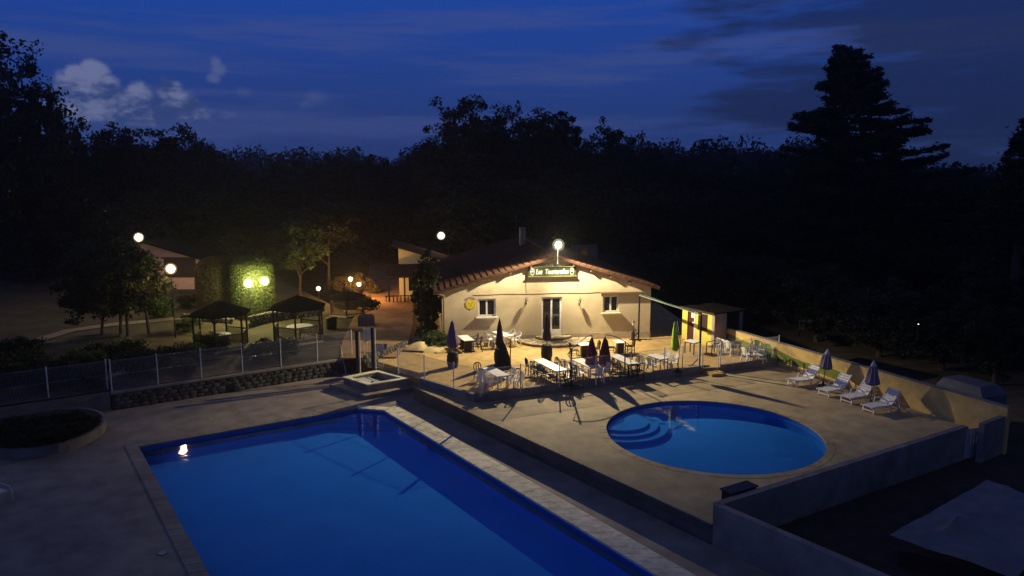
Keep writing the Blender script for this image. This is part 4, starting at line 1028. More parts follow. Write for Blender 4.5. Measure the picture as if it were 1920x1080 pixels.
def cantilever(cpx, tipy, boty, mpx, mpy, mt, r, lab, cy_, metal=M_black):
    mp = U(mpx, mpy, 0); cpt = U(cpx, cy_, 0); d = Vector((cpt.x - mp.x, cpt.y - mp.y, 0)); zt = V(cpx, tipy, cpt.y).z; zb = V(cpx, boty, cpt.y).z
    o = thing('cantilever_parasol', lab, 'parasol', mp)
    top = zt + .12; mh = top - .30
    MB().tube([(0, 0, .05), (0, 0, mh)], .032, 8).build('mast', metal, o)
    e = -d.normalized() * .30
    arc = []
    for k in range(13):
        t = k / 12; q = e.lerp(d, t); arc.append((q.x, q.y, mh - .28 + (top - mh + .28) * math.sin(t * math.pi / 2) ** .8))
    arc.append((d.x, d.y, top - .12)); MB().tube(arc, .022, 8).build('arm', metal, o, True)
    MB().tube([(e.x, e.y, mh - .28), (0, 0, mh - .60)], .014, 6).build('brace', metal, o)
    MB().bar((-.5, 0, .03), (.5, 0, .03), .06, .05).bar((0, -.5, .032), (0, .5, .032), .06, .05).build('cross_foot', metal, o)
    canopy(MB(), zb, zt, r, c=(d.x, d.y, 0), tie=.55).build('canopy', mt, o, True)
    return o
cantilever(1108.5, 632, 690, 1070, 724, M_burg, .30, 'left burgundy cantilever parasol, closed, with its arm bent to the left', 708)
cantilever(1133, 632, 687, 1171, 708, M_burg, .30, 'right burgundy cantilever parasol, closed, with its arm bent to the right', 706)
cantilever(943, 640, 697, 957, 692, M_blackcv, .40, 'black cantilever parasol, closed, hanging low beside the middle barrel', 705, M_copper)
gp = U(1271, 697, 0); o = thing('parasol', 'closed lime green parasol tilted on a white pole by the fence', 'parasol', gp)
ztip = V(1267, 603, gp.y + .1).z
MB().tube([(0, 0, 0), (0, 0, .75)], .028, 8).build('lower_pole', M_black, o)
MB().tube([(0, 0, .72), (.10, .05, 1.55), (-.10, .10, ztip)], .018, 8).build('upper_pole', M_whitem, o)
Mx = Matrix.Translation((-.10, .10, ztip)) @ Matrix.Rotation(R(-3), 4, 'Y') @ Matrix.Translation((-.13, 0, 0))
canopy(MB(), -1.55, .0, .20, Mx, .5).build('canopy', M_lime, o, True)
MB().lathe([(.22, 0), (.22, .05), (.05, .09), (.04, .2)], n=16).build('base', M_black, o)
def deck_parasol(bx, by, tx, ty, bot, lab):
    p = U(bx, by, ZU); q = V(tx, ty, p.y) - p
    o = thing('parasol', lab, 'parasol', p)
    MB().tube([(0, 0, 0), q], .02, 8).build('pole', M_darkwood, o)
    rot = Vector((0, 0, 1)).rotation_difference(q.normalized()).to_matrix().to_4x4(); L = q.length; zb = L * (by - bot) / (by - ty)
    canopy(MB(), zb, L - .12, .30, rot, .5).build('canopy', M_grey_cv, o, True)
    MB().lathe([(.15, L - .30), (.10, L - .18), (.012, L)], (0, 0, 0), 12, .1, 6, rot).build('vent_cap', M_trim, o, True)
    for k in range(4):
        a = R(140 + 40 * k); MB().tube([rot @ Vector((.31 * math.cos(a), .31 * math.sin(a), zb + .15)), rot @ Vector((.20 * math.cos(a), .20 * math.sin(a), zb + .75)), rot @ Vector((.12 * math.cos(a), .12 * math.sin(a), L - .28))], .012, 5).build('hem', M_trim, o)
    MB().lathe([(.24, 0), (.24, .06), (.06, .10), (.05, .22)], n=16).build('base', M_black, o)
deck_parasol(1543, 724, 1553, 653, 692, 'closed violet grey parasol between the first and second lounger')
deck_parasol(1632, 759, 1639, 675, 722, 'closed violet grey parasol between the third and fourth lounger')

# sun loungers, local x from foot to head
def make_lounger():
    t = thing('sun_lounger', 'x', 'lounger')
    s = MB()
    for k in range(9): s.box(-.02 + k * .128, -.28, .30, .085 + k * .128, .28, .325)
    s.box(-.03, -.32, .26, 1.14, -.281, .335).box(-.03, .281, .26, 1.14, .32, .335).build('seat', M_white, t)
    b = MB(); ca, sa = math.cos(R(50)), math.sin(R(50))
    for k in range(6):
        c = 1.14 + (.06 + .125 * k) * ca, .32 + (.06 + .125 * k) * sa; b.obox(Matrix.Translation((c[0], 0, c[1])) @ Matrix.Rotation(-R(50), 4, 'Y'), .105, .56, .025)
    for y in (-.30, .30): b.bar((1.12, y, .30), (1.12 + .80 * ca, y, .30 + .80 * sa), .04, .05)
    b.build('backrest', M_white, t)
    for y in (-.34, .34):
        MB().tube([(.78, y, .32), (.84, y, .50), (1.06, y, .53), (1.22, y, .48)], .024, 6).build('armrest', M_white, t)
    for x_ in (.12, 1.05):
        for y in (-.29, .29): MB().bar((x_, y, 0), (x_ + .02, y, .27), .05, .05).build('leg', M_white, t)
    MB().box(.10, -.26, .08, .14, .26, .12).build('stretcher', M_white, t)
    MB().bar((1.5, -.25, .72), (1.72, -.25, .10), .03).bar((1.5, .25, .72), (1.72, .25, .10), .03).build('back_prop', M_white, t)
    for y in (-.33, .33): MB().lathe([(.08, -.02), (.08, .02)], n=12, M=Matrix.Translation((1.45, y, .08)) @ Matrix.Rotation(R(90), 4, 'X')).build('wheel', M_white, t)
    MB().bar((1.10, -.27, .27), (1.72, -.27, .11), .04).bar((1.10, .27, .27), (1.72, .27, .11), .04).build('rear_frame', M_white, t)
    return t
P_l = make_lounger(); lang = math.atan2(-YN.y, -YN.x)
for i, (px, py, da, lab) in enumerate(((1482, 724, 2, 'white sun lounger farthest left, nearest the fence corner'), (1541, 743, 6, 'second white sun lounger from the left with a flatter back'), (1583, 756, 4, 'third white sun lounger from the left before the second parasol'), (1624, 774, 0, 'rightmost white sun lounger with raised back'))):
    o = place(P_l, U(px, py, ZU), lang + R(da), lab, 'sun loungers along the yellow wall')

# ------------------------------------------------------------------ lamps on posts
def post_lamp(name, px, py, Y, lab, power, col, zbase=None, gr=.19, strength=12, flood=False, pole_m=M_black, group=None, throw_cut=None):
    p = V(px, py, Y); zb = gz(p.x, p.y) if zbase is None else zbase
    o = thing(name, lab, 'lamp', (p.x, p.y, zb), 0, group); h = p.z - zb
    if flood:
        MB().tube([(0, .1, 0), (0, .1, h - .05)], .03, 8).build('pole', pole_m, o)
        MB().add([(-.24, -.02, h - .12), (.24, -.02, h - .12), (.24, -.02, h + .14), (-.24, -.02, h + .14), (-.16, .12, h - .08), (.16, .12, h - .08), (.16, .12, h + .10), (-.16, .12, h + .10)], [(4, 5, 6, 7), (0, 1, 5, 4), (1, 2, 6, 5), (2, 3, 7, 6), (3, 0, 4, 7)]).build('housing', M_black, o)
        MB().add([(-.24, -.022, h - .12), (.24, -.022, h - .12), (.24, -.022, h + .14), (-.24, -.022, h + .14)], [(0, 1, 2, 3)]).build('lens', glow('glow_' + name, col, strength), o)
        point('lamp_light', o, (0, -.2, h), power, col, .10)
    else:
        MB().tube([(0, 0, 0), (0, 0, .5), (0, 0, .52), (0, 0, h - gr)], [.05, .05, .032, .028], 8).build('pole', pole_m, o)
        MB().lathe([(.06, h - gr - .06), (.10, h - gr + .01), (.05, h - gr + .03)], n=10).build('collar', pole_m, o)
        gr *= .85; MB().lathe([(gr * math.sin(t), h - gr * math.cos(t)) for t in [.25 + 2.75 * k / 9 for k in range(10)]], n=16).build('bulb', glow('glow_' + name, tuple(c ** .5 for c in col), strength), o, True)
        g2_ = gr * 1.5; MB().lathe([(g2_ * math.sin(t), h - g2_ * math.cos(t)) for t in [.2 + 2.8 * k / 11 for k in range(12)]], n=20).build('globe', glow('opal_' + name, col, .22), o, True)  # added glowing shell that imitates the halo round the bulb
        MB().lathe([(.08, h + gr * .97), (.02, h + gr * 1.08)], n=10).build('cap', pole_m, o)
        point('lamp_light', o, (0, 0, h), power, col, gr * .8, throw_cut)
    return o
ORG = (1.0, .50, .16); YG = (1.0, .92, .34)
post_lamp('street_lamp', 260, 445, 50, 'tall bright white lamp beside the left house gable', 600, (1, .74, .42), gr=.26, strength=16, throw_cut=((0, 0, 0), 3.0))
post_lamp('globe_lamp', 320, 504, 43, 'large orange globe lamp on a post in front of the left house', 150, (1, .60, .24), gr=.27, strength=14, throw_cut=((0, 0, 0), 3.5))
post_lamp('flood_lamp', 466, 531, 47.3, 'left one of two yellow green floodlights before the round hedge', 560, YG, strength=26, flood=False, gr=.27)  # both of these bulbs drawn oversize to stand in for glare
post_lamp('flood_lamp', 496, 527, 47.7, 'right one of two yellow green floodlights before the round hedge', 620, YG, strength=26, flood=False, gr=.27)
post_lamp('garden_lamp', 597, 541, 52, 'small orange lamp between the gazebos and the trees', 120, ORG, gr=.15, strength=11)
post_lamp('garden_lamp', 657, 523, 56, 'higher one of two orange globe lamps by the drive', 650, ORG, gr=.17, strength=11)
post_lamp('garden_lamp', 673, 533, 55, 'lower one of two orange globe lamps by the drive', 650, ORG, gr=.16, strength=11)
post_lamp('street_lamp', 827, 442, 61, 'round white lamp standing over the clubhouse roof', 40, (1, .86, .55), zbase=0.0, gr=.28, strength=11)
DRV = V(712, 520, 66)

# ------------------------------------------------------------------ left house, gazebos, garden
lh = thing('cottage', 'pale gabled cottage with a dark board on its gable at the left', 'house', (-34.0, 58, .5), R(4))
eu_ = 8.6
holed([(0, 0), (eu_, 0), (eu_, 3.05), (4.3, 4.35), (0, 3.05)], [], .25, M_cottage, 'gable_wall', lh)
MB().box(eu_ - .25, .25, 0, eu_, 5, 3.0).build('side_wall', M_plaster, lh); MB().box(0, .25, 0, .25, 5, 3.0).build('side_wall', M_plaster, lh)
for s in (-1, 1):
    e_ = (-.5, 2.9) if s < 0 else (eu_ + .5, 2.9)
    a, b = (4.3, 4.42), e_
    MB().add([(a[0], -.5, a[1]), (b[0], -.5, b[1]), (b[0], 5.3, b[1]), (a[0], 5.3, a[1]), (a[0], -.5, a[1] + .14), (b[0], -.5, b[1] + .14), (b[0], 5.3, b[1] + .14), (a[0], 5.3, a[1] + .14)], [(0, 1, 2, 3), (7, 6, 5, 4), (0, 4, 5, 1), (1, 5, 6, 2), (3, 2, 6, 7)]).build('roof', M_shingle, lh)
bx0 = V(303, 500, 57.9).x + 34; bx1 = V(361, 500, 57.9).x + 34; bz0 = V(330, 522, 57.7).z - .5; bz1 = V(330, 486, 57.7).z - .5
MB().box(bx0, -.10, bz0, bx1, -.004, bz1).build('dark_board', M_darkwood, lh); MB().box(bx0 - .12, -.35, bz1, bx1 + .12, -.004, bz1 + .10).build('board_hood', M_wood, lh)

def gazebo(px, base, apex, Y, wpx, lab):
    c = V(px, base, Y); zb = gz(c.x, c.y); zt = V(px, apex, Y).z - zb; rad = wpx / 2 * Y * 1.02 / F
    g = thing('gazebo', lab, 'gazebo', (c.x, c.y, zb), R(10), 'garden gazebos'); n6 = 6
    ang = [2 * math.pi * k / n6 + R(30) for k in range(n6)]; ze = zt * .74; pr_ = rad * .84
    for k in range(n6):
        a, b = ang[k], ang[(k + 1) % n6]
        A_, B_ = Vector((rad * math.cos(a), rad * math.sin(a), ze)), Vector((rad * math.cos(b), rad * math.sin(b), ze)); T_ = Vector((0, 0, zt)); dz = Vector((0, 0, .07))
        MB().add([A_, B_, T_, A_ - dz, B_ - dz, T_ - dz], [(0, 1, 2), (5, 4, 3), (0, 3, 4, 1)]).build('roof_panel', M_shingle, g)
        P, Q = Vector((pr_ * math.cos(a), pr_ * math.sin(a), 0)), Vector((pr_ * math.cos(b), pr_ * math.sin(b), 0))
        MB().bar(P, P + Vector((0, 0, ze - .02)), .10).build('post', M_darkwood, g)
        pt = P + Vector((0, 0, ze - .45)); q1 = P.lerp(Q, .2) + Vector((0, 0, ze - .08)); MB().bar(pt, q1, .05).build('brace', M_darkwood, g)
        q0 = Q.lerp(P, .2) + Vector((0, 0, ze - .08)); MB().bar(Q + Vector((0, 0, ze - .45)), q0, .05).build('brace', M_darkwood, g)
        MB().bar(P + Vector((0, 0, ze - .06)), Q + Vector((0, 0, ze - .06)), .07).build('beam', M_darkwood, g)
        if k == 1: continue
        MB().bar(P + Vector((0, 0, .92)), Q + Vector((0, 0, .92)), .07).bar(P + Vector((0, 0, .12)), Q + Vector((0, 0, .12)), .06).build('rail', M_darkwood, g)
        lt = MB(); L = (Q - P).length; d_ = (Q - P) / L; hh = .74; st = .14; i = -hh
        while i < L:
            for s in (0, 1):
                x0, x1 = i, i + hh; z0, z1 = (.15, .15 + hh) if s == 0 else (.15 + hh, .15)
                if x0 < 0: z0 = z0 + (z1 - z0) * (-x0) / hh; x0 = 0
                if x1 > L: z1 = z1 - (z1 - z0) * (x1 - L) / (x1 - x0); x1 = L
                if x1 - x0 > .03: lt.bar(P + d_ * x0 + Vector((0, 0, z0)), P + d_ * x1 + Vector((0, 0, z1)), .022, .022)
            i += st
        lt.build('lattice', M_darkwood, g)
    MB().lathe([(.06, 0), (.07, .05), (.02, .12)], (0, 0, zt - .03), 8).build('finial', M_darkwood, g)
    MB().prism([(rad * .95 * math.cos(a), rad * .95 * math.sin(a)) for a in ang], -.15, .03).build('floor', M_stonelight, g)
    return g, c, zb, ang, pr_
g1 = gazebo(416, 650, 563, 41.5, 116, 'dark wooden gazebo on the left with lattice railing')
g2 = gazebo(561, 640, 553, 43.5, 112, 'dark wooden gazebo beside the drive with a pale table inside')
g3 = gazebo(652, 598, 545, 51, 78, 'farther dark gazebo under the two orange globe lamps')
def picnic(c, zb, r, lab):
    t = thing('round_table', lab, 'table', (c.x, c.y, zb + .03))
    MB().lathe([(r, .70), (r, .74)], n=20).build('tabletop', M_tabletop, t); MB().lathe([(.06, .03), (.05, .70)], n=10).build('stem', M_black, t); MB().lathe([(.30, 0), (.28, .03)], n=14).build('base', M_black, t)
picnic(g1[1], g1[2], .55, 'pale round table inside the left gazebo'); picnic(g2[1] + Vector((.05, .1, 0)), g2[2], .80, 'wide pale round table inside the gazebo beside the drive')

# leaf helpers -----------------------------------------------------
def crown_mesh(name, seed, m, rx=3.2, rz=4.2, clumps=120, per=46, leaf=.22, cz=0.0, shell=.45, flat=1.0, cr=.22):
    rng = np.random.default_rng(seed)
    d = rdirs(rng, clumps); rad = rng.uniform(0, 1, clumps) ** shell
    bump_ = np.array([1 + .38 * noise.noise(Vector((x * 1.6 + seed, y * 1.6, z * 1.6))) for x, y, z in d])
    C = d * (rad * bump_)[:, None] * np.array([rx, rx, rz]); C[:, 2] = np.where(C[:, 2] < 0, C[:, 2] * flat, C[:, 2])
    sc = rng.uniform(.6, 1.35, clumps) * cr * rx
    P = np.repeat(C, per, axis=0) + rdirs(rng, clumps * per) * (rng.uniform(0, 1, clumps * per) ** .45 * np.repeat(sc, per))[:, None] * np.array([1.15, 1.15, .85]); P[:, 2] += cz
    a, b = leaf_axes(rng, len(P), leaf); return quads_mesh(name, P.astype(np.float32), a, b, m)
def trunk_mesh(seed, h, r, crown_r, m=M_bark, limbs=5):
    rnd = random.Random(seed); t = MB(); pts = [(0, 0, 0)]; rs = [r * 1.25]
    for k in range(1, 6): pts.append((rnd.uniform(-.2, .2) * r * 2, rnd.uniform(-.2, .2) * r * 2, h * k / 5)); rs.append(r * (1 - .14 * k))
    t.tube(pts, rs, 8)
    for k in range(limbs):
        a = rnd.uniform(0, 6.28); z0 = h * rnd.uniform(.45, .9); q = crown_r * rnd.uniform(.4, .75)
        t.tube([(0, 0, z0), (q * .4 * math.cos(a), q * .4 * math.sin(a), z0 + q * .35), (q * math.cos(a), q * math.sin(a), z0 + q * .9)], [r * .45, r * .3, r * .1], 6)
    return t.mesh('trunk', m)
# unit trees: height 10, crown radius about 3.5
KIND = []
for s in range(5):
    cm_ = crown_mesh('crown', 20 + s, M_leafdark, 3.3 + .2 * s, 4.1, 230, 70, .145, 5.4, .40, 1.0, .15)
    KIND.append((trunk_mesh(40 + s, 6.5, .22, 3.2), cm_))
def tree(name, px, ytop, Y, wpx, lab, group=None, kind=None, zg=None):
    p = V(px, ytop, Y); zb = (hz(p.x, p.y) if zg is None else zg) - .1; H = p.z - zb; k = random.randrange(5) if kind is None else kind
    o = thing(name, lab, 'tree', (p.x, p.y, zb), random.uniform(0, 6.28), group); rw = wpx / 2 * Y / F
    mobj('trunk', KIND[k][0], o); mobj('crown', KIND[k][1], o)
    o.scale = (rw / 3.9, rw / 3.9, H / 10.1); return o
GW = 'trees of the dark wood'
named = [(22, 64, 62, 200, 'tallest dark broadleaf tree at the left edge of the picture'), (858, 168, 78, 165, 'tall rounded tree rising highest behind the clubhouse'), (925, 178, 82, 140, 'tall tree right of the highest one behind the clubhouse'),
         (1015, 182, 84, 140, 'broad tree crown behind the clubhouse, right of the tallest pair'), (1066, 194, 87, 90, 'narrow tree at the right end of the high group behind the clubhouse'), (1136, 211, 95, 110, 'pointed lower tree right of the high group'),
         (300, 214, 72, 150, 'rounded tree below the heaped cloud at left'), (205, 206, 76, 120, 'tree between the tallest left tree and the rounded one')]
for i, (px, yt, Y, wp, lab) in enumerate(named):
    p = V(px, yt, Y); zb = hz(p.x, p.y) - .1; H = p.z - zb; rw = wp / 2 * Y / F
    o = thing('broadleaf_tree', lab, 'tree', (p.x, p.y, zb), i * .9)
    mobj('trunk', trunk_mesh(300 + i, H * .62, .32, rw * .8), o)
    mobj('crown', crown_mesh('crown', 310 + i, M_leafdark, rw * .92, H * .43, 330, 62, .17, H * .50, .42, 1.0, .19), o)
wood = [(-60, 80, 64, 220), (885, 190, 80, 130), (965, 192, 83, 120), (1040, 202, 86, 110), (80, 150, 64, 90), (145, 208, 72, 110), (250, 232, 78, 100), (350, 224, 82, 90), (395, 262, 88, 90), (430, 288, 96, 90), (455, 300, 84, 130), (540, 300, 80, 150), (620, 290, 84, 140), (690, 285, 90, 140), (755, 275, 92, 110), (800, 255, 84, 90),
        (1190, 238, 102, 110), (1230, 268, 98, 110), (1290, 285, 92, 130), (1370, 290, 96, 140), (1450, 285, 98, 140), (1540, 300, 92, 150), (1680, 300, 86, 150), (1760, 310, 80, 130), (1840, 318, 78, 140), (1900, 318, 70, 130),
        (500, 380, 70, 150), (590, 370, 72, 160), (690, 360, 76, 170), (900, 300, 72, 200), (1010, 300, 74, 190), (1110, 310, 78, 190), (1210, 330, 72, 190), (1320, 350, 68, 190), (1430, 360, 70, 200), (1540, 370, 66, 200), (1650, 385, 62, 200), (1760, 390, 60, 190), (1870, 400, 56, 200),
        (1300, 440, 60, 170), (1420, 470, 58, 170), (1540, 490, 54, 170), (1660, 510, 50, 170), (1780, 540, 46, 180), (1880, 570, 42, 170), (180, 330, 62, 200), (290, 340, 66, 180), (400, 350, 68, 160), (120, 380, 66, 160), (30, 330, 68, 180), (760, 380, 78, 140), (840, 390, 74, 130)]
for px, yt, Y, wp in wood: tree('wood_tree', px, yt, Y, wp, 'dark broadleaf tree merging into the wood behind the grounds', GW)
# the multi-stemmed tree in front of the cottage
mt_ = V(205, 430, 43.5); zb = gz(mt_.x, mt_.y); o = thing('garden_tree', 'dark bushy tree on several stems left of the orange globe lamp', 'tree', (mt_.x, mt_.y, zb))
for dx_, dy_ in ((-1.0, 0), (0, .3), (.7, -.2), (1.8, .2)): mobj('trunk', MB().tube([(dx_, dy_, -.1), (dx_ * .9 + .1, dy_, 1.4), (dx_ * .6, dy_, 3.2)], [.10, .08, .05], 7).mesh('trunk', M_bark), o)
mobj('crown', crown_mesh('crown', 77, M_leafdark, 3.1, 2.5, 240, 60, .13, 3.2, .45, .85, .16), o)
lt_ = V(560, 478, 55); o = thing('garden_tree', 'loose pale green tree catching the lamp light beyond the round hedge', 'tree', (lt_.x, lt_.y, gz(lt_.x, lt_.y)))
mobj('trunk', trunk_mesh(91, 3.6, .13, 2.2), o); mobj('crown', crown_mesh('crown', 78, M_leafmid, 2.3, 2.2, 110, 50, .15, 4.2, .5, .8, .18), o)
lt_ = V(615, 470, 60); o = thing('garden_tree', 'dark leaning tree above the small orange lamp', 'tree', (lt_.x, lt_.y, gz(lt_.x, lt_.y)))
mobj('trunk', trunk_mesh(92, 4.2, .15, 2.4), o); mobj('crown', crown_mesh('crown', 79, M_leafdark, 2.6, 2.4, 110, 50, .16, 5.0, .5, .8, .18), o)
# big cedar
def cedar(px, ytop, Y, base_r, lab, seed, lean=0.0, zscale=1.0):
    p = V(px, ytop, Y); zb = hz(p.x, p.y) - .2; H = p.z - zb; rng = np.random.default_rng(seed); rnd = random.Random(seed)
    o = thing('cedar_tree', lab, 'tree', (p.x + lean, p.y, zb)); P, A1, A2 = [], [], []
    br = MB(); br.tube([(0, 0, -.2), (-lean * .3, 0, H * .5), (-lean * .9, 0, H * .98)], [.42, .28, .05], 8)
    z = H * .18
    while z < H * .985:
        f_ = (H - z) / (H * .82); rad = base_r * (f_ ** .8) * rnd.uniform(.82, 1.02) + .5
        for k in range(rnd.choice((5, 6, 7))):
            a = rnd.uniform(0, 6.28); L = rad * rnd.uniform(.62, 1.06); cx = -lean * .9 * (z / H) ** 1.3
            dirx = np.array([math.cos(a), math.sin(a), 0]); s0 = np.array([cx, 0, z]); tipz = L * rnd.uniform(-.06, .20)
            br.tube([s0, s0 + dirx * L * .5 + np.array([0, 0, tipz * .2]), s0 + dirx * L + np.array([0, 0, tipz])], [.07, .05, .015], 4, False)
            nn_ = int(70 * L); t = rng.uniform(.15, 1, nn_) ** .7; side = np.array([-dirx[1], dirx[0], 0])
            wv = rng.normal(size=nn_) * (.10 + .16 * L * (1 - t) + .18)
            pos = s0 + dirx * (L * t)[:, None] + side * wv[:, None]; pos[:, 2] += tipz * t ** 2 + rng.normal(size=nn_) * .12 - .05
            P.append(pos); aa = dirx + rng.normal(size=(nn_, 3)) * .55; aa /= np.linalg.norm(aa, axis=1)[:, None]
            b_ = np.cross(aa, rng.normal(size=(nn_, 3))); b_ /= np.linalg.norm(b_, axis=1)[:, None] + 1e-6
            A1.append(aa * .24); A2.append(b_ * .13)
        z += rnd.uniform(.58, .90) * max(.6, f_ ** .5)
    mobj('trunk', br.mesh('trunk', M_bark), o); mobj('crown', quads_mesh('crown', np.concatenate(P).astype(np.float32), np.concatenate(A1), np.concatenate(A2), M_needle), o)
    return o
cedar(1572, 84, 66, 12.2, 'tall layered cedar standing out against the sky at the right', 5, 5.2)
cedar(1935, 218, 48, 3.6, 'layered conifer cut by the right edge of the picture', 9, 0)

# far wood on the ridge: one mass
rng = np.random.default_rng(3); Ps = []
for i in range(420):
    az = rng.uniform(-46, 46); D = rng.uniform(130, 265); x_, y_ = D * math.sin(R(az)), D * math.cos(R(az))
    zg_ = hz(x_, y_); hgt = rng.uniform(7, 12); r_ = rng.uniform(3, 5.5); nq = 330
    d = rdirs(rng, nq); q = d * (rng.uniform(0, 1, nq) ** .35)[:, None] * np.array([r_, r_, hgt * .5]); Ps.append(q + np.array([x_, y_, zg_ + hgt * .5]))
Ps = np.concatenate(Ps); a, b = leaf_axes(rng, len(Ps), .48)
o = mobj('distant_wood', quads_mesh('distant_wood', Ps.astype(np.float32), a, b, M_leafdark), kind='stuff'); o['label'] = 'dark wooded ridge along the horizon'; o['category'] = 'wood'

# hedges and shrubs
def hedge(name, c, r, h, lab, m=M_leafhedge, seed=1, n=5200, leaf=.085, sq=1.0, rz=0.0, core=M_leafdark, top_round=.35):
    rng = np.random.default_rng(seed); o = thing(name, lab, 'hedge', c, rz)
    prof = [(r * .93, 0), (r, h * .15), (r * 1.0, h * .6), (r * .93, h * (1 - top_round * .4)), (r * .7, h * .96), (r * .3, h), (.05, h * 1.005)]
    mm = MB().lathe([(a_ * .94, z_ * .97) for a_, z_ in prof], n=24); mm.v = [(x_, y_ * sq, z_) for x_, y_, z_ in mm.v]; mm.build('core', core, o)
    t = rng.uniform(0, 2 * math.pi, n); zz = rng.uniform(0, 1, n); zt = np.where(rng.uniform(0, 1, n) < .25, rng.uniform(.85, 1, n), zz) * h
    rr = np.interp(zt, [z_ for _, z_ in prof], [a_ for a_, _ in prof]) * (1 + rng.normal(size=n) * .018)
    P = np.stack([rr * np.cos(t), rr * np.sin(t) * sq, zt + rng.normal(size=n) * .03], 1); a_, b_ = leaf_axes(rng, n, leaf)
    mobj('foliage', quads_mesh('foliage', P.astype(np.float32), a_, b_, m), o); return o
hc = V(413, 560, 50.5); hedge('trimmed_hedge', (hc.x, hc.y, gz(hc.x, hc.y) - .1), 1.55, V(405, 482, 50.5).z - gz(hc.x, hc.y) + .1, 'broad clipped hedge left of the floodlit one', M_leafdry, 3, 12000, .06)
hc = V(475, 560, 49.5); hedge('trimmed_hedge', (hc.x, hc.y, gz(hc.x, hc.y) - .1), 1.45, V(475, 480, 49.5).z - gz(hc.x, hc.y) + .1, 'round clipped hedge glowing green behind the two floodlights', M_leafhedge, 4, 14000, .05)
# cypress at the corner of the clubhouse
cb = U(803, 634, 0); rng = np.random.default_rng(31); o = thing('cypress', 'tall dark climber and cypress hiding the left corner of the clubhouse', 'tree', cb)
Hc = V(803, 470, cb.y).z
mobj('foliage', crown_mesh('foliage', 131, M_leafdark, .92, Hc * .50, 150, 70, .085, Hc * .47, .5, .95, .30), o); MB().tube([(0, 0, -.1), (0, 0, Hc * .8)], [.10, .03], 7).build('trunk', M_bark, o)
# shrubs
SH = [crown_mesh('foliage', 60 + s, [M_leafdark, M_leafmid, M_leafdry][s % 3], 1.0, .75, 60, 34, .085, .62, .5, .7, .24) for s in range(4)]
def shrub(px, py, z, s, lab, k=0, group=None, zabs=None):
    p = U(px, py, z); zb = gz(p.x, p.y) if zabs is None else zabs
    o = thing('shrub', lab, 'shrub', (p.x, p.y, zb), random.uniform(0, 6), group); mobj('foliage', SH[k], o)
    mobj('stem', STEM, o); o.scale = (s, s, s * random.uniform(.85, 1.1)); return o
STEM = MB().tube([(0, 0, -.1), (0, 0, .5)], [.03, .02], 6).tube([(0, 0, .1), (.25, .1, .6)], [.02, .01], 5).tube([(0, 0, .1), (-.2, .15, .6)], [.02, .01], 5).mesh('stem', M_bark)
for px, py, s, k, lab in ((815, 648, .75, 1, 'low shrub at the foot of the cypress, left part'), (832, 646, .62, 1, 'low shrub against the clubhouse corner'), (797, 640, .7, 0, 'dark low shrub left of the cypress foot'), (690, 604, .85, 0, 'bushy shrub in the planter by the drive')):
    shrub(px, py, .05, s, lab, k, zabs=.0 if px != 690 else gz(-11.5, 48) + .55)
for px, py, s, k in ((300, 592, 1.0, 1), (350, 575, .7, 0), (376, 572, .7, 0), (306, 580, .8, 1), (350, 612, .8, 1), (640, 545, .9, 2), (672, 546, 1.0, 2), (700, 548, .6, 2)):
    shrub(px, py, .8, s, 'lamp lit shrub in the garden near the cottage' if px < 400 else 'orange lit shrub under the globe lamps', k, 'lit garden shrubs' if px < 400 else 'orange lit shrubs')
for i in range(64):
    q = FA + FD * (random.uniform(-12, 9) if i < 26 else random.uniform(-16, 2)) + FN * (random.uniform(1.2, 5.5) if i < 26 else random.uniform(2.0, 9.0)); o = thing('shrub', 'dim shrub in the dark bed behind the left fence', 'shrub', (q.x, q.y, gz(q.x, q.y) - .05), random.uniform(0, 6), 'dim shrubs behind the fence')
    mobj('foliage', SH[random.choice((0, 0, 1, 3))], o); mobj('stem', STEM, o); s = random.uniform(.55, 1.05); o.scale = (s, s, s)
# dry stone garden walls behind the gazebos
def rubble(pts, h, lab, rows=3, sz=.36):
    o = thing('garden_wall', lab, 'wall', (pts[0].x, pts[0].y, gz(pts[0].x, pts[0].y)))
    for a, b in zip(pts[:-1], pts[1:]):
        L = (b - a).length; d = (b - a).normalized(); k = int(L / sz)
        for i in range(k):
            for r_ in range(rows):
                q = a + d * ((i + .5 * (r_ % 2) + .3) * sz); s = mobj('stone', random.choice(BLOCK), o, (q.x - pts[0].x, q.y - pts[0].y, gz(q.x, q.y) - gz(pts[0].x, pts[0].y) + h / rows * (r_ + .45)))
                s.rotation_euler = (random.uniform(-.15, .15), random.uniform(-.15, .15), math.atan2(d.y, d.x) + random.uniform(-.2, .2)); s.scale = (sz * random.uniform(.85, 1.1), sz * random.uniform(.7, 1.0), h / rows * random.uniform(.95, 1.25))
    return o
BLOCK = []
for k in range(4):
    mm = MB().lathe([(.25, -.5), (.52, -.38), (.56, 0), (.5, .36), (.22, .5)], n=7); mm.v = [(x_ * random.uniform(.85, 1.1), y_ * random.uniform(.85, 1.1), z_) for x_, y_, z_ in mm.v]; BLOCK.append(mm.mesh('stone', M_rock))
rubble([U(468, 612, .5), U(505, 600, .6), U(560, 586, .8), U(610, 580, .8)], .75, 'low dry stone wall running behind the two gazebos')
rubble([U(680, 682, 0), U(715, 672, 0), U(762, 652, 0)], .42, 'low line of stones along the drive by the open gate', 2, .30)
rubble([U(340, 600, .5), U(385, 604, .5), U(440, 606, .5)], .35, 'low stone edging behind the left gazebo', 2, .34)
